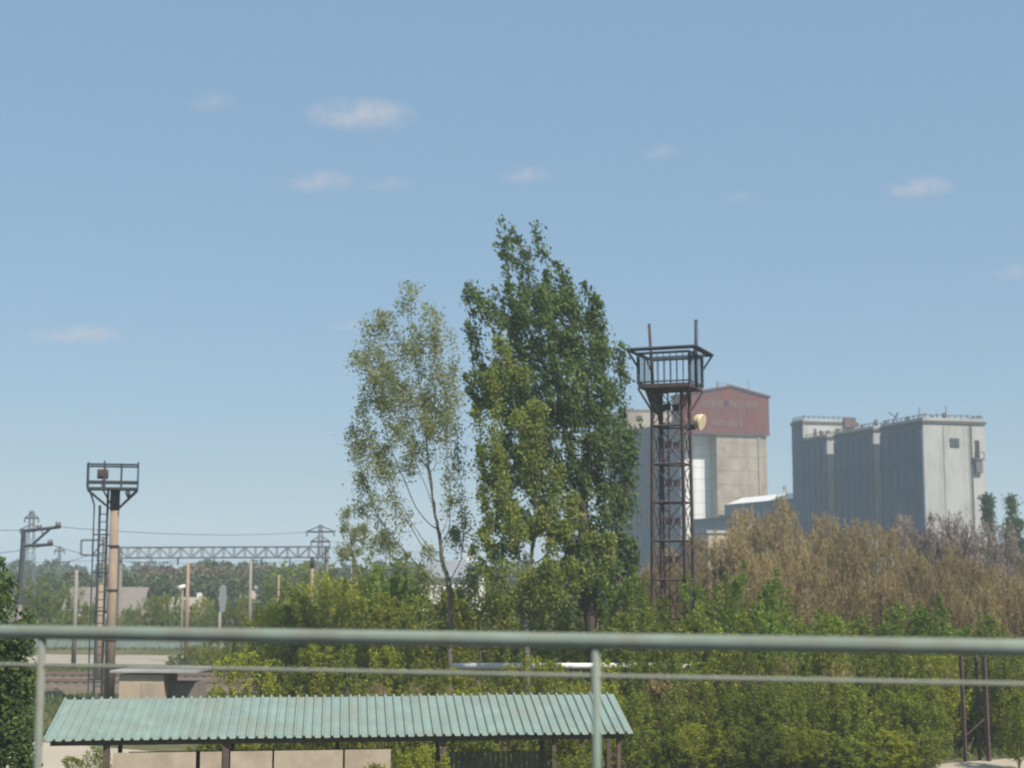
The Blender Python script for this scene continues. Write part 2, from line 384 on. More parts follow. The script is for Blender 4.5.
# two faded lines of letters: legible only as pale worn strokes, kept as worn strokes
def letters(name, ta, tb, z0, z1, skip=None):
    b = MB(); t = ta; k = 0; rr = random.Random(5)
    while t < tb:
        wl = .78
        if not (skip and skip[0] < t+.4 < skip[1]):
            st = .2
            sbox(b, 93.22, 93.32, t, t+st, z0, z1)
            if k % 5 != 3: sbox(b, 93.22, 93.32, t+wl-st, t+wl, z0, z1)
            if k % 3 != 1: sbox(b, 93.225, 93.318, t+st+.001, t+wl-st-.001, z1-.32, z1-.02)
            if k % 2: sbox(b, 93.225, 93.318, t+st+.001, t+wl-st-.001, z0+.02, z0+.3)
            if k % 4 != 2: sbox(b, 93.225, 93.318, t+st+.001, t+wl-st-.001, (z0+z1)/2-.15, (z0+z1)/2+.15)
        t += 1.08; k += 1
    adopt(r, b.build(name, M['letter']))
letters('sign_letters', -4.4, 1.2, 46.7, 48.5)
letters('sign_letters', 3.5, 10.2, 46.7, 48.5)
letters('sign_letters', -1.6, 7.0, 42.1, 43.6)
b = MB(); c0 = S(93.2, 2.4, 47.9)
b.tube(c0, c0+V*.15, .75, n=14); adopt(r, b.build('emblem', M['dark']))
b = MB(); b.bar(S(95, 9.5, 50.8), S(95, 9.5, 54.5), .12); adopt(r, b.build('roof_antenna', M['greysheet']))
b = MB(); b.bar(S(97, 2.0, 51.8), S(97, 2.0, 53.6), .4); b.bar(S(97, 5.0, 51.8), S(97, 5.0, 53.4), .3); b.bar(S(97, 2, 53.4), S(97, 5, 53.2), .15)
adopt(r, b.build('roof_frame', M['greysheet']))
# big silo body left of the workhouse, shaded side and tan gallery on top
r = empty('silo_block', S(118, -3), RZ, 'wide silo building with tan top gallery behind dark poplar and lattice tower', 'grain silo', 'concrete silo blocks of the grain elevator')
b = MB(); sbox(b, 118.2, 150, -8.2, 12, 0, 44.0); adopt(r, b.build('wall', M['conc_shade']))
b = MB(); sbox(b, 98.0, 118.0, -8.2, -7.05, 0, 43.9);  adopt(r, b.build('side_panel', M['conc_shade']))  # shade tone painted along the left side of the white wing
b = MB()
for s in np.arange(101, 150, 2.9): sbox(b, s, s+.35, -8.5, -8.203, 0, 43.5)
adopt(r, b.build('rib', M['conc_shade']))
b = MB(); sbox(b, 124, 150, -12, 8, 44.01, 48.6); adopt(r, b.build('top_gallery', M['work']))
b = MB(); sbox(b, 123.8, 150.4, -12.3, 8.3, 48.602, 49.1); adopt(r, b.build('roof', M['slate']))
b = MB(); sbox(b, 123.9, 123.997, -9.5, -7.8, 46, 47.3); adopt(r, b.build('window', M['dark']))
# small flat roofed hut low in front of the annex
r = empty('flat_roofed_hut', at(722, 546, 240).xy.to_3d(), R(10), 'small pale flat roofed building below the buff workhouse wall', 'small building')
zt = Z(531, 240)
MB().box((0, 0, (zt-.4)/2), (6.4, 6, zt-.4)).build('wall', M['plaster'], r); MB().box((0, 0, zt-.198), (7.0, 6.6, .4)).build('roof', M['conc'], r)
b = MB(); b.box((-4.7, 1, (zt-1.6)/2), (2.9, 4, zt-1.6)); b.build('lean_to', M['dark'], r)
r = empty('flat_roofed_hut', at(879, 546, 230).xy.to_3d(), R(15), 'small pale hut with light wall at the foot of the silo block', 'small building')
zt = Z(536, 230)
MB().box((0, 0, (zt-.3)/2), (2.9, 4, zt-.3)).build('wall', M['conc'], r); MB().box((0, 0, zt-.148), (3.2, 4.4, .3)).build('roof', M['slate'], r)

# ------------------------------------------------------------------ lattice light tower
TY = 80.0; tx = X(672.5, TY, 10)
r = empty('lattice_tower', (tx, TY, 0), 0, 'rusty steel lattice tower with open railed basket right of the dark poplar', 'lattice tower')
ang = [R(a) for a in (-66, 24, 114, 204)]
zf = Z(389, TY); zr = Z(352, TY)
def ring(rad, z): return [Vector((rad*math.cos(a), rad*math.sin(a), z)) for a in ang]
b0, t0_ = ring(1.32, 0), ring(1.14, zf)
b = MB()
for p, q in zip(b0, t0_): b.bar(p, q, .14)
b.build('leg', M['rust'], r)
b = MB(); zs = list(np.arange(zf, 0.2, -2.03))
def lerp(z): return [p.lerp(q, z/zf) for p, q in zip(b0, t0_)]
for i in range(len(zs)-1):
    A, B = lerp(zs[i]), lerp(zs[i+1])
    for k in range(4):
        j = (k+1) % 4
        b.bar(A[k], A[j], .075); b.bar(A[k], B[j], .038); b.bar(A[j], B[k], .038)
b.build('lattice_bracing', M['rust'], r)
for i in range(1, len(zs)-1):
    z = zs[i]+1.05
    MB().box((-.2, -.2, z), (.34, .06, .36)).build('gusset_plate', M['rust'], r); MB().box((.3, .2, z), (.34, .06, .36)).build('gusset_plate', M['rust'], r)
b = MB(); b.bar((-.45, .1, .2), (-.45, .1, zf), .06); b.bar((-.15, .1, .2), (-.15, .1, zf), .06)
for z in np.arange(.5, zf, .45): b.bar((-.45, .1, z), (-.15, .1, z), .022)
b.build('ladder', M['rust'], r)
fl = ring(2.0, zf)
b = MB(); b.prism([p+Vector((0, 0, -.05)) for p in fl], (0, 0, .2)); b.build('platform', M['rust'], r)
b = MB(); top = ring(1.98, zr-.2); flo = ring(1.98, zf+.15)
for k in range(4):
    j = (k+1) % 4; b.bar(flo[k], top[k], .11); b.bar(flo[k]+Vector((0, 0, .12)), flo[j]+Vector((0, 0, .12)), .06); b.bar(top[k], top[j], .1)
    for q in range(1, 8): b.bar(flo[k].lerp(flo[j], q/8), top[k].lerp(top[j], q/8), .03)
b.build('basket_railing', M['steel'], r)
b = MB(); out = ring(2.65, zr-.02); inn = ring(2.3, zr-.1)
for k in range(4):
    j = (k+1) % 4; b.prism([inn[k], inn[j], out[j], out[k]], (0, 0, .06)); b.bar(out[k], out[j], .12)
    b.bar(out[k], flo[k].lerp(top[k], .55), .08)
b.build('flared_rim', M['steel'], r)
b = MB()
for k in range(4):
    MB().bar(fl[k]+Vector((0, 0, -.06)), lerp(zf-1.25)[k], .08).build('basket_brace', M['rust'], r)
b = MB(); A = lerp(zf-1.3); b.prism([fl[3]*.92+Vector((0, 0, .8)), fl[0].lerp(fl[3], .6)+Vector((0, 0, -.06)), A[3]*1.02], (0.05, .08, 0))
b2 = MB(); p3 = Vector((fl[3].x*.8, fl[3].y*.8, zf-.07)); p4 = Vector((-.55, fl[3].y*.5, zf-.07)); b2.prism([p3, p4, Vector((A[3].x+.35, A[3].y, zf-1.5)), Vector((A[3].x, A[3].y, zf-1.2))], (0, .12, 0)); b2.build('gusset_plate', M['rust'], r)
b = MB(); b.tube((X(649, TY, 18)-tx, -.4, Z(325, TY)), (X(652.5, TY, 17)-tx, -.4, zf), .085, n=8); b.build('lightning_rod', M['rust'], r)
b = MB(); b.tube((X(695.3, TY, 18)-tx, -.7, Z(322, TY)), (X(694.6, TY, 17)-tx, -.7, zf), .10, n=8); b.build('lightning_rod', M['steel'], r)
# floodlight: cream dome with dark back box
lx = X(693, TY, 15)-tx; lz = Z(424, TY)
b = MB(); prof = [(0, .12), (.1, .3), (.25, .40), (.45, .43)]
for (a0, r0), (a1, r1) in zip(prof, prof[1:]): b.tube((lx-.1+a0, -1.05-a0*.6, lz+.12-a0*.35), (lx-.1+a1, -1.05-a1*.6, lz+.12-a1*.35), r0, r1, 14)
b.build('floodlight', M['lamp'], r)
b = MB(); b.box((lx-.25, -.85, lz-.25), (.5, .4, .25)); b.bar((lx-.2, -.8, lz-.2), (.5, -.5, lz-.3), .08); b.build('lamp_bracket', M['steel'], r)
b = MB(); b.box((X(664, TY)-tx, 0, Z(408, TY)), (.5, .4, .35)); b.build('junction_box', M['steel'], r)

# ------------------------------------------------------------------ concrete lighting mast
Y = 88.0; x0 = X(113, Y, 8)
r = empty('lighting_mast', (x0, Y, 0), 0, 'concrete lighting mast with railed steel platform and side ladder', 'lighting mast')
z1, zp, zt = Z(510, Y), Z(490, Y), Z(465, Y)
MB().tube((0, 0, 0), (0, 0, z1), .31, .25, 16).build('pole', M['pole'], r)
for z in (Z(590, Y), Z(546, Y), Z(640, Y)): MB().tube((0, 0, z-.06), (0, 0, z+.06), .33, .33, 16).build('clamp_band', M['rust'], r)
MB().tube((0, 0, z1), (0, 0, zp), .29, .29, 12).build('steel_head', M['steel'], r)
sp = R(14); hw = 1.42; px0_ = -.16
c4 = [Vector((px0_+hw*sx*math.cos(sp)-hw*.75*sy*math.sin(sp), hw*sx*math.sin(sp)+hw*.75*sy*math.cos(sp), zp)) for sx, sy in ((-1,-1),(1,-1),(1,1),(-1,1))]
b = MB(); b.prism(c4, (0, 0, .12)); b.build('platform', M['steel'], r)
b = MB(); hz = zt-zp
for k in range(4):
    j = (k+1) % 4
    for f in (.3, .98): b.bar(c4[k]+Vector((0, 0, hz*f)), c4[j]+Vector((0, 0, hz*f)), .08)
    for q in range(3):
        p = c4[k].lerp(c4[j], q/3); b.bar(p+Vector((0, 0, .1)), p+Vector((0, 0, hz*(1.12 if q == 1 else 1))), .07)
b.build('railing', M['steel'], r)
b = MB()
for k in range(4): b.bar(c4[k], Vector((c4[k].x*.2, c4[k].y*.2, zp-1.05)), .09)
b.bar((-.6, -.5, zp), (-.2, 0, zp-.9), .07); b.build('platform_brace', M['steel'], r)
xl = X(94, Y, 8)-x0
b = MB()
for k, px in enumerate((93.5, 98.5, 105.5)):
    xx = X(px, Y, 8)-x0; b.bar((xx, -.25+.15*k, .3), (xx, -.25+.15*k, zp-(.9 if k != 2 else 0)), .10 if k else .06)
b.bar((X(93.5, Y, 8)-x0, -.25, zp-.9), (-hw, -.3, zp), .07)
z = .6
while z < zp-1: b.bar((X(98.5, Y, 8)-x0, -.1, z), (X(105.5, Y, 8)-x0, .05, z), .04); z += .45
for z in (zp-2.6, zp-4.8, zp-7): b.bar((X(93.5, Y, 8)-x0, -.25, z), (0, .05, z), .06)
b.build('ladder', M['steel'], r)
b = MB(); b.box((X(104.5, Y, 13)-x0, -.4, Z(474.5, Y)), (.55, .5, .55)); b.bar((X(104.5, Y, 13)-x0, -.4, Z(480, Y)), (X(104.5, Y, 13)-x0, -.4, zp), .1)
b.build('floodlight', M['redsteel'], r, bevel=.03)
b = MB(); b.tube((X(131, Y, 12)-x0, -.5, Z(497, Y)), (X(131, Y, 12)-x0, -.8, Z(493, Y)), .12, .16); b.build('lamp', M['steel'], r)

# ------------------------------------------------------------------ poles
def pole(px, yt, yb_dist, m, name, label, group, w0=.16, cap=None, arm=None):
    Yp = yb_dist; zt = Z(yt, Yp); x = X(px, Yp, zt/2)
    r = empty(name, (x, Yp, 0), 0, label, 'pole', group)
    MB().tube((0, 0, 0), (0, 0, zt), w0*1.2, w0*.85, 10).build('shaft', m, r)
    if cap: MB().tube((0, 0, zt), (0, 0, zt+.9), w0*1.1, w0*1.1, 8).build('cap', M['dark'], r)
    if arm:
        b = MB(); b.bar((-.9, 0, zt-.3), (.9, 0, zt-.3), .1)
        b.build('crossarm', M['wood'], r)
        for xx in (-.8, -.3, .3, .8): MB().tube((xx, 0, zt-.25), (xx, 0, zt-.02), .06, .04).build('insulator', M['insul'], r)
    return r
G = 'concrete poles along the railway yard'
pole(75, 570, 118, M['gpole'], 'utility_pole', 'pale concrete pole just left of the tall lighting mast', G, arm=True)
pole(99, 583, 100, M['pole'], 'utility_pole', 'short buff pole right behind the mast ladder', G, w0=.2)
pole(187, 563, 125, M['pole'], 'utility_pole', 'buff concrete pole beside the small white street lamp', G)
pole(250, 560, 140, M['gpole'], 'utility_pole', 'slim pole standing before the pink roofed far house', G, w0=.15)
pole(311.5, 568, 130, M['pole'], 'utility_pole', 'concrete pole with dark cap under the right gantry end', G, cap=True)
pole(352, 562, 110, M['gpole'], 'utility_pole', 'bare grey pole below the small pale tree', G, w0=.17)
pole(278, 575, 135, M['pole'], 'utility_pole', 'low thin pole half buried in the yellow green bushes', G, w0=.1)
# small street lamp
Y = 135; r = empty('street_lamp', (X(182, Y, 4), Y, 0), 0, 'small street lamp with bright white head before far brown wood', 'street lamp')
MB().tube((0, 0, 0), (0, 0, Z(590, Y)), .09, .07).build('post', M['gpole'], r)
MB().tube((-.3, -.1, Z(588.5, Y)), (.25, -.1, Z(585.5, Y)), .28, .12, 10).build('lamp_head', M['white'], r)
# railway colour light signal seen from the back
Y = 120; r = empty('railway_signal', (X(222, Y, 5), Y, 0), 0, 'grey railway signal head with sunlit hood on a thin mast above bushes', 'railway signal')
MB().tube((-.15, 0, 0), (-.15, 0, Z(612, Y)), .14, .12).build('mast', M['gpole'], r)
b = MB(); z0, z1 = Z(612, Y), Z(584, Y); b.prism([(-.16, 0, z0), (.2, 0, z0), (.32, 0, z0+.9), (.26, 0, z1-.25), (.05, 0, z1-.05), (-.2, 0, z1-.2), (-.28, 0, z0+1)], (0, .25, 0))
b.build('backboard', M['greysheet'], r)
for z in (z0+.5, z0+1.1, z0+1.7): MB().tube((0, .253, z), (0, .6, z-.04), .17, .19, 12).build('signal_hood', M['steel'], r)

# catenary mast with two arms at far left
Y = 130; r = empty('catenary_mast', (X(21.5, Y, 6), Y, 0), 0, 'leaning dark catenary mast with two long arms at the left edge', 'catenary mast')
def rel(px, py): p = at(px, py, Y); return Vector((p.x-X(21.5, Y, 6), 0, p.z))
MB().bar(rel(19, 605)*1.0, rel(24, 530), .32).build('shaft', M['steel'], r)
MB().bar((rel(17.5, 605).x, 0, 0), rel(19, 605), .36).build('footing', M['gpole'], r)
b = MB(); b.bar(rel(24, 531), rel(60, 527), .2); b.bar(rel(50, 529), rel(33, 544), .16); b.build('upper_arm', M['steel'], r)
b = MB(); b.bar(rel(23, 546), rel(52, 544.5), .2); b.bar(rel(33, 532), rel(33, 529), .2); b.build('lower_arm', M['steel'], r)
for px, py in ((57, 526), (60, 526), (49, 544), (52, 543.5), (38, 529), (41, 529)):
    p = rel(px, py); b = MB(); b.tube(p+Vector((0, -.1, -.15)), p+Vector((0, -.1, .35)), .14, .09); b.build('insulator', M['insul'], r)
# lattice pylons
def pylon(px, yt, Y, wb, label, arms=((0, 1.2),)):
    x = X(px, Y, 12); zt = Z(yt, Y)
    r = empty('lattice_pylon', (x, Y, 0), 0, label, 'pylon', 'distant lattice pylons')
    b = MB(); cs = [(-1, -1), (1, -1), (1, 1), (-1, 1)]
    f = lambda k, z: Vector((cs[k % 4][0]*wb*(1-.75*z/zt), cs[k % 4][1]*wb*(1-.75*z/zt), z))
    zz = np.linspace(0, zt, 9)
    for i in range(8):
        for k in range(4):
            b.bar(f(k, zz[i]), f(k, zz[i+1]), .09); b.bar(f(k, zz[i]), f(k+1, zz[i+1]), .045); b.bar(f(k, zz[i+1]), f(k+1, zz[i+1]), .045)
    b.build('lattice_body', M['gsteel'], r)
    b = MB()
    for dz, hw_ in arms: b.bar((-hw_, 0, zt-dz), (hw_, 0, zt-dz), .16); b.bar((-hw_, 0, zt-dz), (0, 0, zt-dz+.8), .1); b.bar((hw_, 0, zt-dz), (0, 0, zt-dz+.8), .1)
    b.build('crossarm', M['steel'], r)
    for dz, hw_ in arms:
        for s_ in (-1, 1): MB().tube((s_*hw_*.95, 0, zt-dz), (s_*hw_*.95, 0, zt-dz-.6), .09, .09).build('insulator', M['insul'], r)
    return r
pylon(31, 511, 210, .9, 'faint lattice pylon rising behind the leaning catenary mast', ((1.0, 1.0), (2.6, 1.6)))
pylon(320.5, 525, 200, .7, 'lattice pylon with wide crossarm beside the small pale tree', ((.9, 1.9), (2.2, 1.3)))
pylon(388, 529, 230, .6, 'thin distant pylon seen through the pale tree branches', ((.6, .9),))
pylon(60, 548, 260, .5, 'tiny far pylon between catenary mast and lighting mast', ((.5, .9),))

# gantry truss over the tracks
Y = 178; xa, xb = X(117, Y, 9), X(330, Y, 9); zt_, zb_ = Z(547.5, Y), Z(558, Y)
r = empty('gantry', ((xa+xb)/2, Y, 0), 0, 'long horizontal steel lattice gantry spanning the railway tracks', 'railway gantry')
b = MB(); cx = (xa+xb)/2; L_ = xb-xa
for y in (-.5, .5):
    b.bar((-L_/2, y, zt_), (L_/2, y, zt_+.1), .14); b.bar((-L_/2, y, zb_), (L_/2, y, zb_+.1), .14)
    n = 20
    for i in range(n):
        xx = -L_/2+L_*i/n; x2 = xx+L_/n; b.bar((xx, y, zb_), (xx, y, zt_), .075)
        b.bar((xx, y, zb_ if i % 2 else zt_), (x2, y, zt_ if i % 2 else zb_), .065)
for i in range(n+1):
    xx = -L_/2+L_*i/n; b.bar((xx, -.5, zt_), (xx, .5, zt_), .08); b.bar((xx, -.5, zb_), (xx, .5, zb_), .08)
b.build('truss_beam', M['gsteel'], r)
for sx in (-1, 1):
    b = MB(); b.bar((sx*(L_/2-.4), 0, 0), (sx*(L_/2-.4), 0, zt_), .4); b.build('support_post', M['gpole'], r)
b = MB()
for px in (178, 214, 262, 290): xx = X(px, Y, 9)-cx; MB().tube((xx, 0, zb_), (xx, 0, zb_-.8), .09, .09, 8).build('insulator', M['insul'], r)
# smaller portal frame left of the mast
Y = 160; xa, xb = X(81, Y, 9), X(104, Y, 9); zt_, zb_ = Z(540, Y), Z(555, Y)
r = empty('portal_frame', ((xa+xb)/2, Y, 0), 0, 'small open steel portal frame just behind the mast ladder', 'railway gantry')
b = MB(); h_ = (xb-xa)/2
b.bar((-h_, 0, zt_), (h_, 0, zt_), .16); b.bar((-h_, 0, zb_), (h_, 0, zb_), .14); b.bar((-h_, 0, zb_), (-h_, 0, zt_), .16); b.bar((0, 0, zb_), (0, 0, zt_), .14); b.bar((0, 0, zb_), (h_, 0, zt_), .12)
b.build('frame', M['gsteel'], r); MB().bar((h_, 0, 0), (h_, 0, zt_+.2), .3).build('post', M['gpole'], r)
# wires
def wire(p, q, sag, label, rad=.028):
    b = MB(); n = 16; pts = [p.lerp(q, i/n)-Vector((0, 0, sag*4*(i/n)*(1-i/n))) for i in range(n+1)]
    for a, c in zip(pts, pts[1:]): b.tube(a, c, rad, n=5)
    tag(b.build('overhead_wire', M['steel']), label, 'wire', 'overhead wires of the railway')
wire(at(60, 527, 130), at(321, 531, 200), .6, 'highest thin wire running from catenary mast to the lattice pylon')
wire(at(-60, 524, 128), at(60, 527, 130), .4, 'thin wire leaving the frame left of the catenary mast')
wire(at(52, 545, 130), at(180, 560, 178), .8, 'wire dipping from the lower catenary arm to the gantry')
wire(at(-60, 551, 140), at(52, 544, 130), .5, 'low wire at the far left reaching the lower catenary arm')
wire(at(30, 566, 150), at(96, 553, 160), .3, 'short rising wire ending at the small portal frame')
wire(at(321, 540, 200), at(480, 552, 230), .7, 'wire leading right from the lattice pylon behind pale tree', .025)

wire(at(-60, 560, 170), at(150, 556, 178), .5, 'lowest thin wire at the far left above the green bushes', .022)
wire(at(128, 561, 178), at(318, 560, 178), .4, 'contact wire hanging just below the long gantry truss', .022)
# ------------------------------------------------------------------ houses in the left distance
def house(px0, px1, ye, yr, Y, depth, label, wm, rm, rz=0, win=2, chimney=True, name='house'):
    xa, xb = X(px0, Y, 4), X(px1, Y, 4); wd = xb-xa; ze, zr_ = Z(ye, Y), Z(yr, Y)
    r = empty(name, ((xa+xb)/2, Y+depth/2, 0), rz, label, 'house')
    MB().box((0, 0, ze/2), (wd-.6, depth-.6, ze)).build('wall', wm, r)
    b = MB(); a, c = wd/2, depth/2
    b.prism([(-a, -c, ze-.1), (-a, 0, zr_), (-a, c, ze-.1), (-a, c, ze+.08), (-a, 0, zr_+.18), (-a, -c, ze+.08)], (wd, 0, 0))
    b.prism([(-a+.35, -c+.4, ze+.002), (-a+.35, 0, zr_-.03), (-a+.35, c-.4, ze+.002)], (wd-.7, 0, 0))
    rf = b.build('roof', rm, r)
    if chimney: MB().box((wd*.3, 0, zr_+.3), (.6, .6, 1.0)).build('chimney', M['white'], rf)
    for i in range(win):
        xx = -wd/2+wd*(i+.5)/win
        w_ = MB().box((xx, -depth/2+.27, ze*.55), (1.3, .12, 1.3)).build('window', M['white'], r)
        MB().box((xx, -depth/2+.19, ze*.55), (1.0, .05, 1.0)).build('pane', M['glass'], w_)
    return r
house(60, 140, 611, 589, 200, 9, 'long low house with weathered grey roof behind the mast', M['plaster'], M['slate'], R(3), 3, False)
house(166, 202, 612, 599, 215, 7, 'low house with pinkish roof right of the street lamp', M['plaster'], M['road'], R(-5), 0)
house(232, 258, 603, 592, 230, 7, 'small far house with pink roof behind the slim pole', M['plaster'], M['road'], R(8), 0)
house(424, 480, 578, 562, 150, 8, 'white house with grey roof showing through the pale tree trunk', M['white'], M['greysheet'], R(-12), 2)
house(150, 161, 618, 603, 190, 4, 'little shed with bright white gable beside the long grey roof', M['white'], M['slate'], R(80), 1, False)
# board fence along the road
Y = 146; r = empty('board_fence', (X(150, Y), Y, 0), R(-4), 'pale green and grey board fence behind the dusty road', 'fence')
b = MB(); x = -16
while x < 12: b.box((x, 0, .85), (.42, .05, 1.7+.05*random.random())); x += .45
b.build('fence_board', M['gfence'], r)
for x in np.arange(-16, 12.5, 3.5): MB().box((x, .06, .9), (.14, .07, 1.9)).build('fence_post', M['greysheet'], r)
# plastered kiosk with pale slab roof behind the shed
Y = 84; r = empty('kiosk', (X(140, Y), Y+1.4, 0), R(-4), 'buff plastered hut with pale slab roof behind the green roofed shed', 'hut')
zt = Z(671, Y)
MB().box((.1, 0, zt/2-.1), (2.5, 2.6, zt-.2)).build('wall', M['plaster'], r)
MB().box((2.2, .5, zt/2-.35), (1.65, 1.6, zt-.7)).build('side_bay', M['slate'], r)
MB().box((.8, 0, zt-.03), (4.8, 3.2, .14)).build('roof_slab', M['conc'], r, bevel=.02)
MB().box((.5, -1.32, zt/2-.3), (.8, .04, zt-.7)).build('door', M['panel'], r)
# white pipe on supports glimpsed through the thicket
Y = 71; zp_ = Z(666, Y); xa, xb = X(452, Y, 3), X(694, Y, 3)
r = empty('elevated_pipe', ((xa+xb)/2, Y, 0), 0, 'white horizontal pipe on supports glimpsed through gaps in the bushes', 'pipe')
MB().tube((-(xb-xa)/2, 0, zp_), ((xb-xa)/2, 0, zp_), .14, n=12).build('pipe', M['white'], r)
for k in range(5):
    xx = -(xb-xa)/2+.6+k*(xb-xa-1.2)/4; MB().bar((xx, 0, 0), (xx, 0, zp_-.13), .12).build('support', M['rust'], r)

# ------------------------------------------------------------------ green roofed shed
A0 = at(42, 741, 47.0); ZE = A0.z; th = R(6.5); Wd = 18.4; Dp = 3.5; RISE = .95
r = empty('shed', (A0.x, A0.y, 0), th, 'open shed with pale green corrugated metal roof', 'shed')
b = MB(); pitch = .2925; x = 0; prof = []
while x < Wd-.01:
    prof += [(x, .0), (x+pitch*.12, .075), (x+pitch*.30, .075), (x+pitch*.42, .0)]; x += pitch
prof.append((x, 0))
rows = 2; base = len(b.v)
def rz_(f): return ZE+RISE*f
dd = [0, Dp]
jag = [random.uniform(-.02, .03) for _ in range(len(prof))]
for si, f in enumerate((0, 1)):
    for i, (px_, h_) in enumerate(prof):
        sh = int(px_/(pitch*4)); o = ((sh*37) % 5-2)*.012
        b.v.append((px_, f*Dp+o, rz_(f)+h_+((sh*53) % 7-3)*.003)); b.v.append((px_, f*Dp+o, rz_(f)+h_-.012+((sh*53) % 7-3)*.003))
n = len(prof)
idx = lambda s, i, k: s*2*n+2*i+k
for i in range(n-1):
    b.f.append((idx(0, i, 0), idx(0, i+1, 0), idx(1, i+1, 0), idx(1, i, 0)))
    b.f.append((idx(0, i, 1), idx(1, i, 1), idx(1, i+1, 1), idx(0, i+1, 1)))
    b.f.append((idx(0, i, 0), idx(0, i, 1), idx(0, i+1, 1), idx(0, i+1, 0)))
    b.f.append((idx(1, i, 0), idx(1, i+1, 0), idx(1, i+1, 1), idx(1, i, 1)))
b.build('roof', M['roof'], r)
b = MB(); b.box((Wd/2, .3, ZE-.1), (Wd-.4, .09, .17)); b.box((Wd/2, Dp-.2, rz_(.95)-.12), (Wd-.4, .09, .17)); b.build('roof_beam', M['wood'], r)
for xp in (1.9, 5.55, 12.35, 15.9, 16.8, 18.0):
    MB().box((xp, .3, (ZE-.19)/2), (.2 if xp < 14 else .13, .13, ZE-.19)).build('post', M['wood'] if xp < 16.5 else M['redsteel'], r)
for xp in (1.9, 5.55, 9, 12.35, 15.9, 18.2):
    MB().box((xp, Dp-.2, (rz_(.95)-.21)/2), (.13, .13, rz_(.95)-.21)).build('post', M['wood'], r)
xs = [2.05, 4.7, 5.42, 7.55, 8.9, 10.6]
xs = [(2.1, 4.65), (4.75, 5.44), (5.68, 7.0), (7.03, 9.2), (9.23, 10.7)]
for a, c in xs:
    MB().box(((a+c)/2, .24, (ZE-.42)/2), (c-a-.03, .05, ZE-.42)).build('wall_panel', M['panel'], r)
b = MB(); x = 12.5
while x < 15.8: b.box((x, 1.2, 1.0), (.13, .04, 2.0)); x += .17
b.build('slat_partition', M['gwood'], r)
MB().box((6.4, Dp-.3, .95), (8.4, .06, 1.9)).build('back_wall', M['wood'], r)

# rusty gate posts at lower right
Y = 63; r = empty('rusty_gate_frame', (X(973, Y), Y, 0), 0, 'two tall dark rusty posts with a diagonal bar at lower right', 'gate frame')
for px, wv in ((963, .16), (986, .2)):
    xx = X(px, Y, 3)-X(973, Y); b = MB(); b.bar((xx, 0, 0), (xx-.05, 0, Z(655, Y)), wv*.8); b.build('post', M['rust'], r)
b = MB(); b.bar((-.4, 0, .9), (.55, 0, 1.7), .06); b.build('diagonal_bar', M['rust'], r)
MB().bar((X(982, Y)-X(973, Y), .3, 0), (X(982, Y)-X(973, Y), .3, 4.2), .1).build('post', M['rust'], r)

# ------------------------------------------------------------------ bridge and railing by the camera
dk = CAM_H-1.42
ra = Vector((-2.1, 6.14, 0)); rd = Vector((1.69+2.1, 4.94-6.14, 0)).normalized(); rn = Vector((-rd.y, rd.x, 0))
r = empty('road_bridge', (0, 4, 0), 0, 'concrete road bridge deck below the green railing', 'bridge')
def rp(t, o, z): p = ra+rd*t+rn*o; return Vector((p.x, p.y-4, z))
b = MB(); b.prism([rp(-25, -9, dk-.7), rp(30, -9, dk-.7), rp(30, .22, dk-.7), rp(-25, .22, dk-.7)], (0, 0, .69)); b.build('deck', M['bconc'], r)
b = MB(); b.prism([rp(-25, -8.6, dk-.008), rp(30, -8.6, dk-.008), rp(30, -.6, dk-.008), rp(-25, -.6, dk-.008)], (0, 0, .02)); b.build('road_surface', M['asphalt'], r)
for t in (-18, 22):
    b = MB(); p0 = rp(t, -4.5, 0); b.tube(p0, (p0.x, p0.y, dk-.7), .6, .6, 20); b.build('pier', M['bconc'], r)
r = empty('bridge_railing', ra+Vector((0, 0, dk)), math.atan2(rd.y, rd.x), 'pale green painted tube railing running across the foreground', 'railing')
zt = at(0, 631.5, 6.14).z-dk; zl = at(0, 663, 6.14).z-dk
b = MB(); b.tube((-12, 0, zt), (14, 0, zt), .0275, n=18); b.build('top_rail', M['rail'], r)
b = MB(); b.tube((-12, 0, zl-.044), (14, 0, zl+.042), .0075, n=10); b.build('lower_rail', M['rail2'], r)
b = MB(); b.tube((-12, 0, .22), (14, 0, .22), .012, n=10); b.build('lower_rail', M['rail2'], r)
for t in (-9.0, -6.72, -4.42, -2.07, .235, 2.515, 4.8, 7.1, 9.4):
    b = MB(); b.tube((t, 0, 0), (t, 0, zt-.0265), .0155, n=12); b.build('post', M['rail'], r)

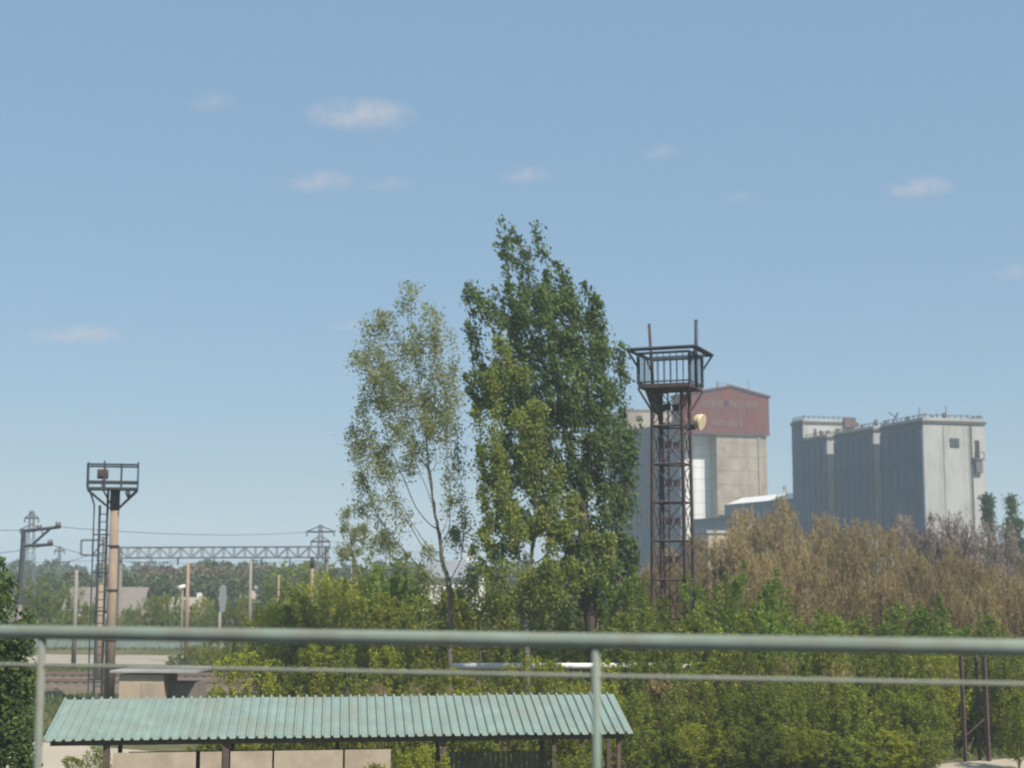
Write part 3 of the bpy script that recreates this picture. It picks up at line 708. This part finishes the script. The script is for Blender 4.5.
# ------------------------------------------------------------------ plants
def pts_mesh(name, V_, F_, m, parent, smooth=False):
    me = bpy.data.meshes.new(name); nv, nf = len(V_), len(F_); k = F_.shape[1]
    me.vertices.add(nv); me.vertices.foreach_set('co', V_.astype(np.float32).ravel())
    me.loops.add(nf*k); me.loops.foreach_set('vertex_index', F_.astype(np.int32).ravel())
    me.polygons.add(nf); me.polygons.foreach_set('loop_start', np.arange(0, nf*k, k, dtype=np.int32))
    me.update(calc_edges=True); me.validate()
    if smooth: me.polygons.foreach_set('use_smooth', [True]*nf)
    me.materials.append(m)
    o = bpy.data.objects.new(name, me); col.objects.link(o); o.parent = parent
    return o
def colonize(att, path, step, infl, kill, maxit=160, bias=(0, 0, .12), jit=.12):
    nodes = [np.array(p, float) for p in path]; par = [-1]+list(range(len(path)-1))
    P = np.array(nodes); att = att.copy(); bias = np.array(bias)
    age = np.zeros(len(att), int); d = np.full(len(att), 1e9); near = np.zeros(len(att), int)
    def upd(start):
        nonlocal d, near
        Q = P[start:]
        for c in range(0, len(Q), 256):
            D = np.linalg.norm(att[:, None, :]-Q[None, c:c+256, :], axis=2); j = D.argmin(1); dm = D[np.arange(len(att)), j]
            ok = dm < d; d = np.where(ok, dm, d); near = np.where(ok, j+start+c, near)
    upd(0)
    for it in range(maxit):
        if len(att) == 0: break
        lim = max(infl, d.min()*1.05)
        act = d < lim
        if not act.any(): break
        s = len(P); acc = {}
        idx_ = near[act]; dirs = att[act]-P[idx_]; dirs /= np.linalg.norm(dirs, axis=1)[:, None]+1e-9
        u, inv = np.unique(idx_, return_inverse=True); pre = len(P); sm = np.zeros((len(u), 3)); np.add.at(sm, inv, dirs)
        sm /= np.linalg.norm(sm, axis=1)[:, None]+1e-9
        sm += bias+rng.normal(0, jit, sm.shape); sm /= np.linalg.norm(sm, axis=1)[:, None]
        new = P[u]+sm*step; kc = np.bincount(np.array(par[1:]), minlength=len(P)); ok_ = kc[u] < 3
        bad = act & np.isin(near, u[~ok_]); age = np.where(bad, 99, age)
        u = u[ok_]; new = new[ok_]; P = np.vstack([P, new]); par += list(u)
        if len(u): upd(s)
        age = np.where(act & (d < 2.2*step+kill), age+1, age)
        keep = (d > kill) & (age < 40); att = att[keep]; d = d[keep]; near = near[keep]; age = age[keep]
        if len(P) > 14000: break
    return P, np.array(par)
def skeleton(P, par, tip=.012, ex=2.3, rmax=None):
    n = len(P); r = np.zeros(n); kids = np.zeros(n, int)
    for i in range(n-1, 0, -1):
        if kids[i] == 0: r[i] = tip**ex
        r[par[i]] += r[i]; kids[par[i]] += 1
    rad = r**(1/ex)
    if rmax: rad = rad*min(1, rmax/rad[0]) if rad[0] > rmax else rad*(1+(rmax/rad[0]-1)*(rad/rad[0]))
    return rad, kids
def tubes(P, par, rad, minr=0, sides=5):
    c = np.arange(1, len(P)); c = c[rad[c] >= minr]; p = par[c]
    d = P[c]-P[p]; ln = np.linalg.norm(d, axis=1)[:, None]+1e-9; d /= ln
    ref = np.where(np.abs(d[:, 2:3]) > .9, np.array([[1., 0, 0]]), np.array([[0., 0, 1]]))
    u = np.cross(d, ref); u /= np.linalg.norm(u, axis=1)[:, None]; w_ = np.cross(d, u)
    ring0 = []; ring1 = []; rp_ = np.minimum(rad[p], rad[c]*1.5)[:, None]
    for k in range(sides):
        a = 2*math.pi*k/sides; o = u*math.cos(a)+w_*math.sin(a)
        ring0.append(P[p]+o*rp_); ring1.append(P[c]+o*rad[c][:, None]+d*rad[c][:, None]*.3)
    Vv = np.stack(ring0+ring1, 1).reshape(-1, 3); m_ = len(c); base = (np.arange(m_)*2*sides)[:, None]
    F_ = np.concatenate([base+np.array([[k, (k+1) % sides, sides+(k+1) % sides, sides+k]]) for k in range(sides)], 0)
    return Vv, F_
def leaves(C, size, asp=.6, up=None, flat=.0, svar=.5):
    "rhombic leaves centred on the points C, random in attitude; up = preferred long axis"
    n = len(C); a = rng.normal(size=(n, 3))
    if up is not None: a = a*(1-up[1])+np.array(up[0])*up[1]*1.7
    a /= np.linalg.norm(a, axis=1)[:, None]
    q = rng.normal(size=(n, 3)); b_ = np.cross(a, q); b_ /= np.linalg.norm(b_, axis=1)[:, None]
    s = size*(1+rng.uniform(-svar, svar, n))[:, None]
    V_ = np.stack([C-a*s*.5, C+b_*s*asp*.5, C+a*s*.5, C-b_*s*asp*.5], 1).reshape(-1, 3)
    F_ = np.arange(4*n).reshape(n, 4); return V_, F_
def lobes_pts(lobes, n, mink=6, shell=.25):
    "attractor points spread through ellipsoids (cx,cy,cz,rx,ry,rz)"
    vol = np.array([l[3]*l[4]*l[5] for l in lobes])**(.85); vol /= vol.sum(); out = []
    for l, v in zip(lobes, vol):
        k = max(mink, int(n*v)); p = rng.normal(size=(k, 3)); p /= np.linalg.norm(p, axis=1)[:, None]
        p *= (rng.uniform(shell, 1, k)**(1/2.2))[:, None]
        out.append(p*np.array(l[3:6])+np.array(l[:3]))
    return np.vstack(out)
def plant(name, loc, label, cat, group, att, path, bark, leaf, nleaf, lsize, sig, step=.3, infl=3, kill=.6, tip=.012,
          rmax=.2, asp=.6, up=None, bias=(0, 0, .12), minr=0, leafr=2.2, jit=.12, crown='crown', trunk='trunk', rz=0, spray=(0, 0, .35)):
    r = empty(name, loc, rz, label, cat, group)
    P, par = colonize(att, path, step, infl, kill, bias=bias, jit=jit)
    rad, kids = skeleton(P, par, tip, rmax=rmax)
    Vv, Ff = tubes(P, par, rad, minr); pts_mesh(trunk, Vv, Ff, bark, r)
    tips = np.where((rad < tip*leafr) & (np.arange(len(P)) > len(path)))[0]
    wts = np.where(kids[tips] == 0, 2.5, 1.0)*rng.gamma(2.0, 1, len(tips)); wts /= wts.sum()
    pick = rng.choice(tips, nleaf, p=wts)
    sd_ = rng.normal(0, .28, (len(P), 3))*np.linalg.norm(spray)+np.array(spray); f_ = rng.uniform(0, 1, (nleaf, 1))
    C = P[pick]+sd_[pick]*f_+rng.normal(0, 1, (nleaf, 3))*sig*(1.15-.7*f_)
    Vv, Ff = leaves(C, lsize, asp, up); pts_mesh(crown, Vv, Ff, leaf, r)
    return r
def px_lobes(rows, Y, bx, depth=1.0, off=0):
    out = []
    for q in rows:
        cx, cy, rx, ry = q[:4]; dy = q[4] if len(q) > 4 else 0
        p = at(cx, cy, Y); k = Y/F
        out.append((p.x-bx, off+dy, p.z, rx*k, rx*k*depth, ry*k))
    return out
def pathline(x0, x1, z1, n=8, bend=0): return [(x0+(x1-x0)*(i/n)**1.2, bend*math.sin(i/n*3), z1*i/n) for i in range(n+1)]

# tall dark poplar
Y = 76; bx = X(600, Y)
lob = px_lobes([(541, 240, 4, 14), (545, 262, 8, 18), (553, 284, 11, 14), (505, 242, 4, 12), (511, 262, 6, 14), (517, 280, 9, 14), (522, 300, 16, 16), (534, 292, 12, 16), (478, 300, 14, 7), (567, 286, 6, 14), (586, 302, 8, 14), (600, 315, 6, 12), (470, 300, 8, 5), (604, 330, 8, 20), (630, 378, 8, 12), (636, 440, 8, 16), (532, 312, 34, 26), (574, 306, 20, 20), (493, 315, 26, 18), (548, 335, 58, 40), (480, 335, 14, 25),
  (592, 320, 12, 26), (590, 360, 36, 26), (550, 395, 72, 42), (616, 385, 16, 24), (495, 395, 32, 26), (570, 450, 66, 48), (625, 450, 16, 30), (515, 470, 42, 36),
  (585, 515, 52, 46), (622, 500, 22, 44), (598, 575, 42, 38), (575, 602, 40, 20), (618, 595, 24, 22), (614, 410, 18, 26), (632, 480, 14, 26), (520, 530, 34, 24), (500, 560, 18, 10), (630, 560, 14, 22)], Y, bx, .8)
plant('poplar', (bx, Y, 0), 'tall dark green windblown poplar with ragged top, the highest tree', 'tree', None,
      lobes_pts(lob, 3200, mink=30), pathline(0, at(585, 500, Y).x-bx, Z(545, Y), 12), M['bark'], L['dark'], 60000, .21, .19, spray=(-.3, 0, .75), step=.3, infl=3.2, kill=.52,
      tip=.016, rmax=.42, asp=.5, bias=(-.1, 0, .35), up=((-.5, 0, .8), .5))
# pale loose poplar
Y = 70; bx = X(449, Y)
lob = px_lobes([(412, 312, 24, 20), (385, 335, 18, 24), (425, 345, 32, 32), (372, 370, 22, 24), (400, 390, 40, 40), (440, 400, 30, 36), (368, 425, 22, 28), (420, 440, 45, 36),
  (358, 465, 16, 24), (385, 480, 34, 38), (440, 480, 30, 40), (368, 515, 20, 20), (400, 525, 30, 26), (455, 520, 24, 34), (430, 560, 22, 16), (462, 565, 14, 16), (385, 552, 20, 14), (428, 588, 20, 14), (468, 592, 18, 14)], Y, bx, .9)
plant('poplar', (bx, Y, 0), 'slender pale green poplar with sparse see-through crown left of the dark one', 'tree', None,
      lobes_pts(lob, 2100, shell=.1), pathline(0, .05, Z(592, Y), 8), M['pbark'], L['pale'], 30000, .115, .26, spray=(-.1, 0, .5), step=.3, infl=2.6, kill=.6,
      tip=.007, rmax=.13, asp=.7, bias=(-.03, 0, .3))
# yellow green tree in front of the dark poplar
Y = 68; bx = X(528, Y)
lob = px_lobes([(500, 350, 18, 22), (508, 385, 26, 28), (492, 430, 22, 28), (520, 430, 34, 34), (500, 480, 26, 32), (535, 480, 32, 32), (520, 535, 42, 36), (565, 520, 24, 34), (480, 560, 22, 28),
   (540, 590, 45, 36), (600, 560, 22, 30)], Y, bx, .7)
plant('young_tree', (bx, Y, 0), 'yellow green loose tree growing in front of the dark poplar', 'tree', None,
      lobes_pts(lob, 1300), pathline(0, -.1, Z(600, Y), 8), M['pbark'], L['olive'], 24000, .15, .2, spray=(0, 0, .5), step=.33, infl=3, kill=.7,
      tip=.013, rmax=.17, bias=(0, 0, .3))
# small pale tree above the bare pole
Y = 100; bx = X(352, Y)
lob = px_lobes([(343, 518, 11, 9), (352, 535, 16, 14), (345, 555, 14, 12), (362, 550, 10, 10)], Y, bx, .9)
plant('young_tree', (bx, Y, 0), 'small airy pale tree top beside the pylon', 'tree', None,
      lobes_pts(lob, 250), pathline(0, 0, Z(560, Y), 8), M['pbark'], L['pale'], 2200, .17, .2, step=.35, infl=3, kill=.6, rmax=.1)
# dark dense tree at the left edge
Y = 40; bx = X(-22, Y)
lob = px_lobes([(-10, 605, 30, 36), (-30, 640, 50, 45), (0, 660, 34, 40), (8, 720, 30, 44), (-45, 720, 60, 60), (4, 770, 34, 40), (-40, 800, 50, 50), (15, 690, 20, 25)], Y, bx, 1.0)
plant('broadleaf_tree', (bx, Y, 0), 'dense dark green tree cut by the left frame edge', 'tree', None,
      lobes_pts(lob, 1800), pathline(0, 0, 1.6, 5), M['bark'], L['dark'], 34000, .14, .14, step=.2, infl=2, kill=.35, tip=.01, rmax=.16)

# thicket plants: a few prototypes, each with a trunk and a crown, copied with their own labels
def proto(kind, k):
    if kind in ('bush', 'fresh', 'yellow'):
        h = 6.0; lob = []
        nst = 5
        for i in range(nst):
            a = 2*math.pi*i/nst+rng.uniform(-.5, .5); rr = rng.uniform(.3, 1.2); zz = rng.uniform(3.4, 5.2)
            lob.append((rr*math.cos(a), rr*math.sin(a), zz, .75, .75, rng.uniform(.9, 1.3)))
            lob.append((rr*1.3*math.cos(a), rr*1.3*math.sin(a), zz-1.8, .95, .95, 1.2))
        lob.append((0, 0, 1.6, 1.6, 1.6, 1.3))
        path = [(0, 0, 0), (0.02, 0, .25), (0, .02, .5), (.05, 0, .8)]
        return plant(('shrub'), (0, 0, 0), None, 'shrub', None, lobes_pts(lob, 560), path, M['tbark'], L[kind], 5800, .155, .13, spray=(0, 0, .55), step=.28, infl=2.5, kill=.45,
                     tip=.011, rmax=.1, bias=(0, 0, .3), leafr=2.6)
    if kind == 'brown' or kind == 'greyb':
        lob = []
        for i in range(7):
            a = 2*math.pi*i/7+rng.uniform(-.4, .4); rr = rng.uniform(.6, 2.6)
            lob.append((rr*math.cos(a), rr*math.sin(a), rng.uniform(6.2, 8.6), 1.3, 1.3, 1.7)); lob.append((rr*math.cos(a), rr*math.sin(a), rng.uniform(3, 5.5), 1.5, 1.5, 1.6))
        path = [(0, 0, 0), (0, 0, .6), (.05, 0, 1.2), (0, .05, 1.8)]
        return plant('bare_tree', (0, 0, 0), None, 'tree', None, lobes_pts(lob, 1300), path, M['bbark'], L[kind], 11000, .34, .16, spray=(0, 0, .6), step=.3, infl=2.5, kill=.42,
                     tip=.014, rmax=.16, asp=.16, up=((0, 0, 1), .55), bias=(0, 0, .35), leafr=2.2)
protos = {k: [proto(k, i) for i in range(n)] for k, n in (('bush', 4), ('fresh', 2), ('yellow', 2), ('brown', 3), ('greyb', 1))}
used = set()
def put(kind, px, Y, top, label, group, cat='shrub', wid=1.0):
    base_h = 6.0 if kind in ('bush', 'fresh', 'yellow') else 10.0
    h = Z(top, Y); s = h/base_h
    src = random.choice(protos[kind])
    o = src if src.name not in used else copy_tree(src)
    used.add(src.name)
    o.location = (X(px, Y, h/2), Y, 0); o.rotation_euler = (0, 0, random.uniform(0, 6.28)); sw = wid*max(.75, min(1.25, s**.5/s if s < 1 else s**.2/1.0))
    ws = s*wid if s > .8 else max(s, .55)*wid
    o.scale = (ws*random.uniform(.9, 1.1), ws*random.uniform(.9, 1.1), s)
    tag(o, label, cat, group); return o
ORD = ['first', 'second', 'third', 'fourth', 'fifth', 'sixth', 'seventh', 'eighth', 'ninth', 'tenth', 'eleventh', 'twelfth', 'thirteenth', 'fourteenth', 'fifteenth', 'sixteenth', 'seventeenth', 'eighteenth', 'nineteenth', 'twentieth', 'twenty-first', 'twenty-second']
def row(kinds, px0, px1, n, Y, tops, text, group, cat='shrub', wid=1.0, jy=1.5, jt=7):
    "a row of plants; text has a slot for the ordinal counted from the left"
    for i in range(n):
        px = px0+(px1-px0)*(i+.5)/n+random.uniform(-.25, .25)*(px1-px0)/n
        tp = np.interp(px, [t[0] for t in tops], [t[1] for t in tops])+random.uniform(-jt, jt)
        put(kinds[i % len(kinds)] if isinstance(kinds, list) else kinds, px, Y+random.uniform(-jy, jy), tp, text.format(ORD[i]), group, cat, wid)
# right-hand thicket, front to back
row(['bush'], 625, 950, 9, 61, [(600, 690), (800, 680), (1024, 690)], '{} shrub counted from the shed roof end, in the low front row of the thicket', 'front row of the thicket', wid=1.1, jy=.8)
row(['bush', 'yellow', 'bush'], 650, 940, 9, 58.3, [(600, 728), (800, 722), (1024, 730)], '{} low bush from the left along the bottom edge of the thicket', 'low bushes along the bottom edge', wid=1.2, jy=.4)
row(['bush', 'bush', 'yellow'], 630, 1060, 12, 66, [(600, 650), (760, 640), (1024, 655)], '{} shrub from the left in the second thicket row, reaching the lower rail', 'second row of the thicket')
row(['bush', 'fresh', 'bush'], 610, 1060, 12, 72, [(600, 615), (700, 600), (900, 625), (1060, 640)], '{} shrub from the left in the third thicket row, reaching the top rail', 'third row of the thicket')
row(['bush', 'bush', 'fresh'], 600, 1060, 11, 79, [(600, 600), (730, 585), (820, 605), (1060, 620)], '{} leafy green shrub from the left just before the brown trees', 'rear row of the thicket')
row('brown', 640, 1040, 7, 69, [(640, 668), (800, 662), (1040, 672)], '{} small dry brown sapling from the left among the thicket shrubs', 'dry saplings inside the thicket', 'tree', .8)
row('brown', 350, 600, 4, 60, [(350, 692), (600, 690)], '{} small dry sapling from the left just behind the shed roof', 'dry saplings behind the shed', 'tree', .7)
put('fresh', 458, 84, 572, 'green bush hiding most of the white house behind the pale trunk', 'tall bushes behind the poplars', wid=.7)
put('bush', 405, 84, 566, 'green bush left of the white house behind the pale poplar', 'tall bushes behind the poplars', wid=.7)
put('fresh', 735, 76, 573, 'bright green pointed shrub rising against the brown trees right of the lattice tower', 'tall fresh green shrubs', wid=.7)
put('fresh', 765, 77, 580, 'bright green shrub with broad top between lattice tower and silo shade wall', 'tall fresh green shrubs', wid=.8)
put('fresh', 915, 76, 588, 'bright green shrub rising before brown trees below the sunlit silo wall', 'tall fresh green shrubs', wid=1.0)
put('fresh', 632, 74, 578, 'green shrub at the left foot of the lattice tower', 'tall fresh green shrubs', wid=.9)
put('olive' if False else 'bush', 1018, 60, 680, 'green shrub right of the rusty posts at the right frame edge', 'front row of the thicket')
# brown trees
row('brown', 690, 1060, 11, 90, [(690, 585), (760, 560), (900, 575), (1060, 580)], '{} bare brown tree from the left in the front brown row', 'bare brown trees before the silos', 'tree', .75, jt=13)
row('brown', 700, 1060, 10, 101, [(700, 560), (740, 535), (800, 522), (880, 545), (930, 550), (1060, 565)], '{} bare brown tree from the left in the middle brown row', 'bare brown trees before the silos', 'tree', .75, jt=13)
row('brown', 740, 900, 4, 114, [(740, 520), (800, 508), (860, 512), (900, 535)], '{} bare brown tree from the left in the rear row under the shaded silo side', 'bare brown trees before the silos', 'tree', .75, jt=13)
row('greyb', 905, 1000, 3, 120, [(900, 530), (950, 520), (1000, 530)], '{} greyish pink seed laden tree from the left below the sunlit silo wall', 'pinkish seed laden trees', 'tree', .8)
row('brown', 615, 700, 3, 96, [(615, 575), (650, 550), (700, 555)], '{} thin brown tree from the left behind the lattice tower legs', 'thin brown trees behind the lattice tower', 'tree', .7)
# middle bushes, behind and beside the shed
row(['bush', 'yellow', 'bush'], 200, 640, 12, 57, [(200, 700), (330, 690), (640, 694)], '{} low bush from the left right behind the shed roof', 'bushes close behind the shed', wid=1.1, jy=.6)
row(['yellow', 'bush'], 225, 620, 11, 64, [(225, 660), (330, 645), (430, 650), (460, 663), (560, 662), (640, 666)], '{} bush from the left whose top meets the lower rail behind the shed', 'bushes in the second row behind the shed')
row(['yellow', 'bush', 'yellow'], 250, 620, 10, 78, [(240, 630), (290, 600), (350, 590), (470, 600), (620, 610)], '{} yellow green bush from the left under the big trees', 'yellow green bushes under the poplars')
row(['bush', 'yellow', 'bush'], 275, 590, 8, 92, [(270, 590), (320, 572), (380, 562), (400, 575), (440, 592), (500, 565), (590, 565)], '{} tall green bush from the left behind the poplar trunks', 'tall bushes behind the poplars')
row(['fresh'], 378, 412, 1, 90, [(378, 558), (440, 558)], '{} green leafy bush left of the pale poplar trunk', 'tall bushes behind the poplars')
# far left greenery by the houses
row(['fresh', 'bush', 'yellow'], 128, 275, 11, 158, [(128, 606), (155, 592), (200, 602), (262, 600)], '{} round green bush from the left before the far houses', 'round bushes by the far houses')
row(['bush', 'yellow'], 165, 235, 4, 117, [(165, 655), (235, 645)], '{} low bush from the left between the dusty road and the tracks', 'low bushes by the dusty road')
row(['yellow', 'bush'], 195, 330, 6, 112, [(195, 640), (240, 630), (290, 600), (330, 590)], '{} yellowish bush from the left in the yard before the gantry', 'yellowish bushes before the gantry')
row(['bush'], 20, 100, 4, 165, [(20, 585), (60, 585), (100, 600)], '{} green bush from the left behind the catenary mast', 'bushes behind the catenary mast')
row(['fresh', 'bush'], 20, 135, 7, 150, [(20, 612), (130, 610)], '{} dark green bush from the left along the board fence', 'bushes along the board fence')
row(['bush'], 270, 480, 6, 175, [(270, 565), (480, 562)], '{} distant green tree from the left right of the gantry', 'distant green trees right of the gantry', 'tree', 1.4)
# weeds before the shed front
row(['bush', 'yellow'], 380, 436, 2, 46.3, [(380, 752), (440, 752)], '{} leafy weed from the left growing against the shed front', 'weeds at the shed front')
put('bush', 575, 47.5, 745, 'leafy shrub under the right end of the shed roof', 'weeds at the shed front')
put('bush', 88, 53, 745, 'leafy shrub at the left post of the shed', 'weeds at the shed front')
# remove prototypes never used
for ps in protos.values():
    for p in ps:
        if p.name not in used:
            for c in list(p.children): bpy.data.objects.remove(c)
            bpy.data.objects.remove(p)

# columnar poplars right of the silos
for px, top, Y, wv, lab in ((990, 495, 210, .9, 'narrow dark poplar touching the right edge of the silo wall'), (1014, 495, 200, 1.2, 'dark columnar poplar standing alone at the right frame edge')):
    z = Z(top, Y); bx = X(px, Y, z/2)
    lob = [(0, 0, z*f, wv*s, wv*s, z*.12) for f, s in ((.88, .6), (.72, .95), (.55, 1.0), (.38, 1.0), (.25, .8))]
    plant('columnar_poplar', (bx, Y, 0), lab, 'tree', 'columnar poplars right of the silos', lobes_pts(lob, 400), pathline(0, 0, z*.2, 5), M['bark'], L['dark'], 8500, .4, .42,
          step=.45, infl=4, kill=.8, tip=.02, rmax=.25, bias=(0, 0, .4))
plant('broadleaf_tree', (X(1020, 170), 170, 0), 'leafy green tree low at the right edge before the columnar poplar', 'tree', None,
      lobes_pts([(0, 0, 8.5, 2.6, 2.6, 2.4), (-1.5, 0, 6, 2.6, 2.6, 2.5), (2, 0, 6, 3, 3, 3)], 400), pathline(0, 0, 3, 5), M['bark'], L['farg'], 7000, .35, .3, step=.45, infl=4, kill=.8, rmax=.25)

# far off woods: masses nobody could count
def wood(name, spans, n, m, lab, size=.55):
    C = []
    for px0, px1, Y0, Y1, ytop, k in spans:
        for i in range(k):
            Yc = random.uniform(Y0, Y1); px = random.uniform(px0, px1); h = Z(ytop+random.uniform(-3, 5), Yc); rr = random.uniform(1.6, 3.2)
            c = np.array([X(px, Yc, h/2), Yc, 0]); p = rng.normal(size=(n, 3)); p /= np.linalg.norm(p, axis=1)[:, None]; p *= rng.uniform(.4, 1, n)[:, None]**.5
            q = p*np.array([rr, rr, h*.5])+c+np.array([0, 0, h*.5]); C.append(q)
    Vv, Ff = leaves(np.vstack(C), size, .7)
    o = pts_mesh(name, Vv, Ff, m, None); tag(o, lab, 'wood', kind='stuff'); return o
wood('distant_wood', [(140, 270, 250, 300, 565, 40), (140, 215, 235, 250, 572, 20), (-30, 60, 280, 330, 577, 16), (560, 1060, 235, 262, 560, 40)], 650, L['farb'], 'hazy brown bare wood behind the gantry')
wood('distant_scrub', [(40, 140, 230, 280, 574, 30), (120, 290, 228, 246, 574, 34), (195, 265, 300, 340, 561, 24), (260, 620, 230, 300, 566, 90), (-60, 60, 300, 340, 572, 20), (-200, -60, 250, 330, 570, 30), (1000, 1200, 240, 300, 560, 40)], 650, L['farg'], 'hazy green far wood along the horizon')
wood('horizon_wood', [(-500, 1500, 420, 480, 562, 300)], 260, L['farg'], 'thin dull line of trees on the horizon', 1.1)
# grass
n = 60000
gx = rng.uniform(-1, 1, n); gy = rng.uniform(0, 1, n)**1.3*95+72; px = rng.uniform(-50, 330, n)
C = np.stack([(px-512)/F*gy, gy, rng.uniform(0.02, .16, n)], 1)
keep = ~((gy > 119) & (gy < 143) & (px < 190)) & ~((gy > 94) & (gy < 112))
Vv, Ff = leaves(C[keep], .3, .25, ((0, 0, 1), .6)); o = pts_mesh('grass', Vv, Ff, L['grass'], None); tag(o, 'rough grass between the tracks and the dusty road', 'grass', kind='stuff')
n = 30000; gy = rng.uniform(50, 90, n); px = rng.uniform(560, 1080, n)
C = np.stack([(px-512)/F*gy, gy, rng.uniform(0.02, .3, n)], 1); keep = ~((gy < 64) & (px > 900))
Vv, Ff = leaves(C[keep], .35, .25, ((0, 0, 1), .6)); o = pts_mesh('undergrowth', Vv, Ff, L['grass'], None); tag(o, 'low weeds under the right hand thicket', 'undergrowth', kind='stuff')

# ------------------------------------------------------------------ clouds (small real puffs of vapour, far out)
def cloud_mat(d):
    m = bpy.data.materials.new('cloud vapour'); m.use_nodes = True; n = m.node_tree.nodes; l = m.node_tree.links
    n.remove(n['Principled BSDF']); v = n.new('ShaderNodeVolumePrincipled'); v.inputs['Color'].default_value = (1, .86, .80, 1); v.inputs['Anisotropy'].default_value = .2
    tc = n.new('ShaderNodeTexCoord'); mp = n.new('ShaderNodeMapping'); no = n.new('ShaderNodeTexNoise'); no.inputs['Scale'].default_value = .028; no.inputs['Detail'].default_value = 6; no.inputs['Roughness'].default_value = .6
    l.new(tc.outputs['Object'], no.inputs['Vector'])
    ge = n.new('ShaderNodeVectorMath'); ge.operation = 'LENGTH'; l.new(tc.outputs['Generated'], mp.inputs[0]); mp.inputs['Location'].default_value = (-1, -1, -1); mp.inputs['Scale'].default_value = (2, 2, 2)
    l.new(mp.outputs[0], ge.inputs[0])
    fall = n.new('ShaderNodeMapRange'); fall.inputs['From Min'].default_value = .15; fall.inputs['From Max'].default_value = 1.0; fall.inputs['To Min'].default_value = 1; fall.inputs['To Max'].default_value = 0
    l.new(ge.outputs['Value'], fall.inputs[0])
    mr = n.new('ShaderNodeMapRange'); mr.inputs['From Min'].default_value = .41; mr.inputs['From Max'].default_value = .62; mr.inputs['To Max'].default_value = d
    l.new(no.outputs['Fac'], mr.inputs[0]); mu = n.new('ShaderNodeMath'); mu.operation = 'MULTIPLY'
    l.new(fall.outputs[0], mu.inputs[0]); l.new(mr.outputs[0], mu.inputs[1]); l.new(mu.outputs[0], v.inputs['Density'])
    l.new(v.outputs[0], n['Material Output'].inputs['Volume']); m.cycles.homogeneous_volume = False if hasattr(m.cycles, 'homogeneous_volume') else False
    return m
import bmesh
CM = [cloud_mat(.018), cloud_mat(.015), cloud_mat(.010)]
for px, py, wpx, hpx, k, lab in (
  (360, 118, 115, 30, 0, 'brightest long flat cloud upper left of the poplars'), (212, 104, 56, 22, 2, 'faint small cloud left of the brightest cloud'),
  (318, 184, 78, 24, 1, 'faint double cloud below the brightest cloud'), (388, 186, 55, 18, 2, 'faint wisp right of the double cloud'),
  (525, 177, 56, 20, 1, 'small faint cloud above the dark poplar top'), (660, 153, 40, 18, 1, 'tiny round cloud in mid sky above the lattice tower'),
  (918, 190, 70, 24, 0, 'pale flat cloud high at the right above the silos'), (1014, 274, 44, 20, 1, 'small cloud cut by the right frame edge'),
  (78, 337, 100, 20, 1, 'low long pinkish cloud at the left above the lighting mast'), (350, 327, 50, 14, 2, 'barely visible wisp left of the pale poplar'),
  (740, 198, 36, 14, 2, 'barely visible wisp right of the tiny round cloud')):
    Y = 2600; p = at(px, py, Y); sc = Y/F
    me = bpy.data.meshes.new('cloud'); bm = bmesh.new(); bmesh.ops.create_icosphere(bm, subdivisions=3, radius=1)
    a, c = wpx*sc/2*1.15, hpx*sc/2*1.3
    for v in bm.verts: v.co = Vector((v.co.x*a, v.co.y*a*.7, v.co.z*c*(1 if v.co.z > 0 else .7)))
    bm.to_mesh(me); bm.free(); me.materials.append(CM[k]); o = bpy.data.objects.new('cloud', me); col.objects.link(o); o.location = p
    tag(o, lab, 'cloud', 'small faint clouds')

# ------------------------------------------------------------------ haze
hm = bpy.data.materials.new('haze air'); hm.use_nodes = True; n = hm.node_tree.nodes; n.remove(n['Principled BSDF'])
v = n.new('ShaderNodeVolumePrincipled'); v.inputs['Color'].default_value = (.80, .92, 1, 1); v.inputs['Density'].default_value = .0006; v.inputs['Anisotropy'].default_value = 0
hm.node_tree.links.new(v.outputs[0], n['Material Output'].inputs['Volume'])
b = MB(); b.box((0, 900, 29), (2440, 2440, 60)); tag(b.build('haze', hm), kind='stuff')
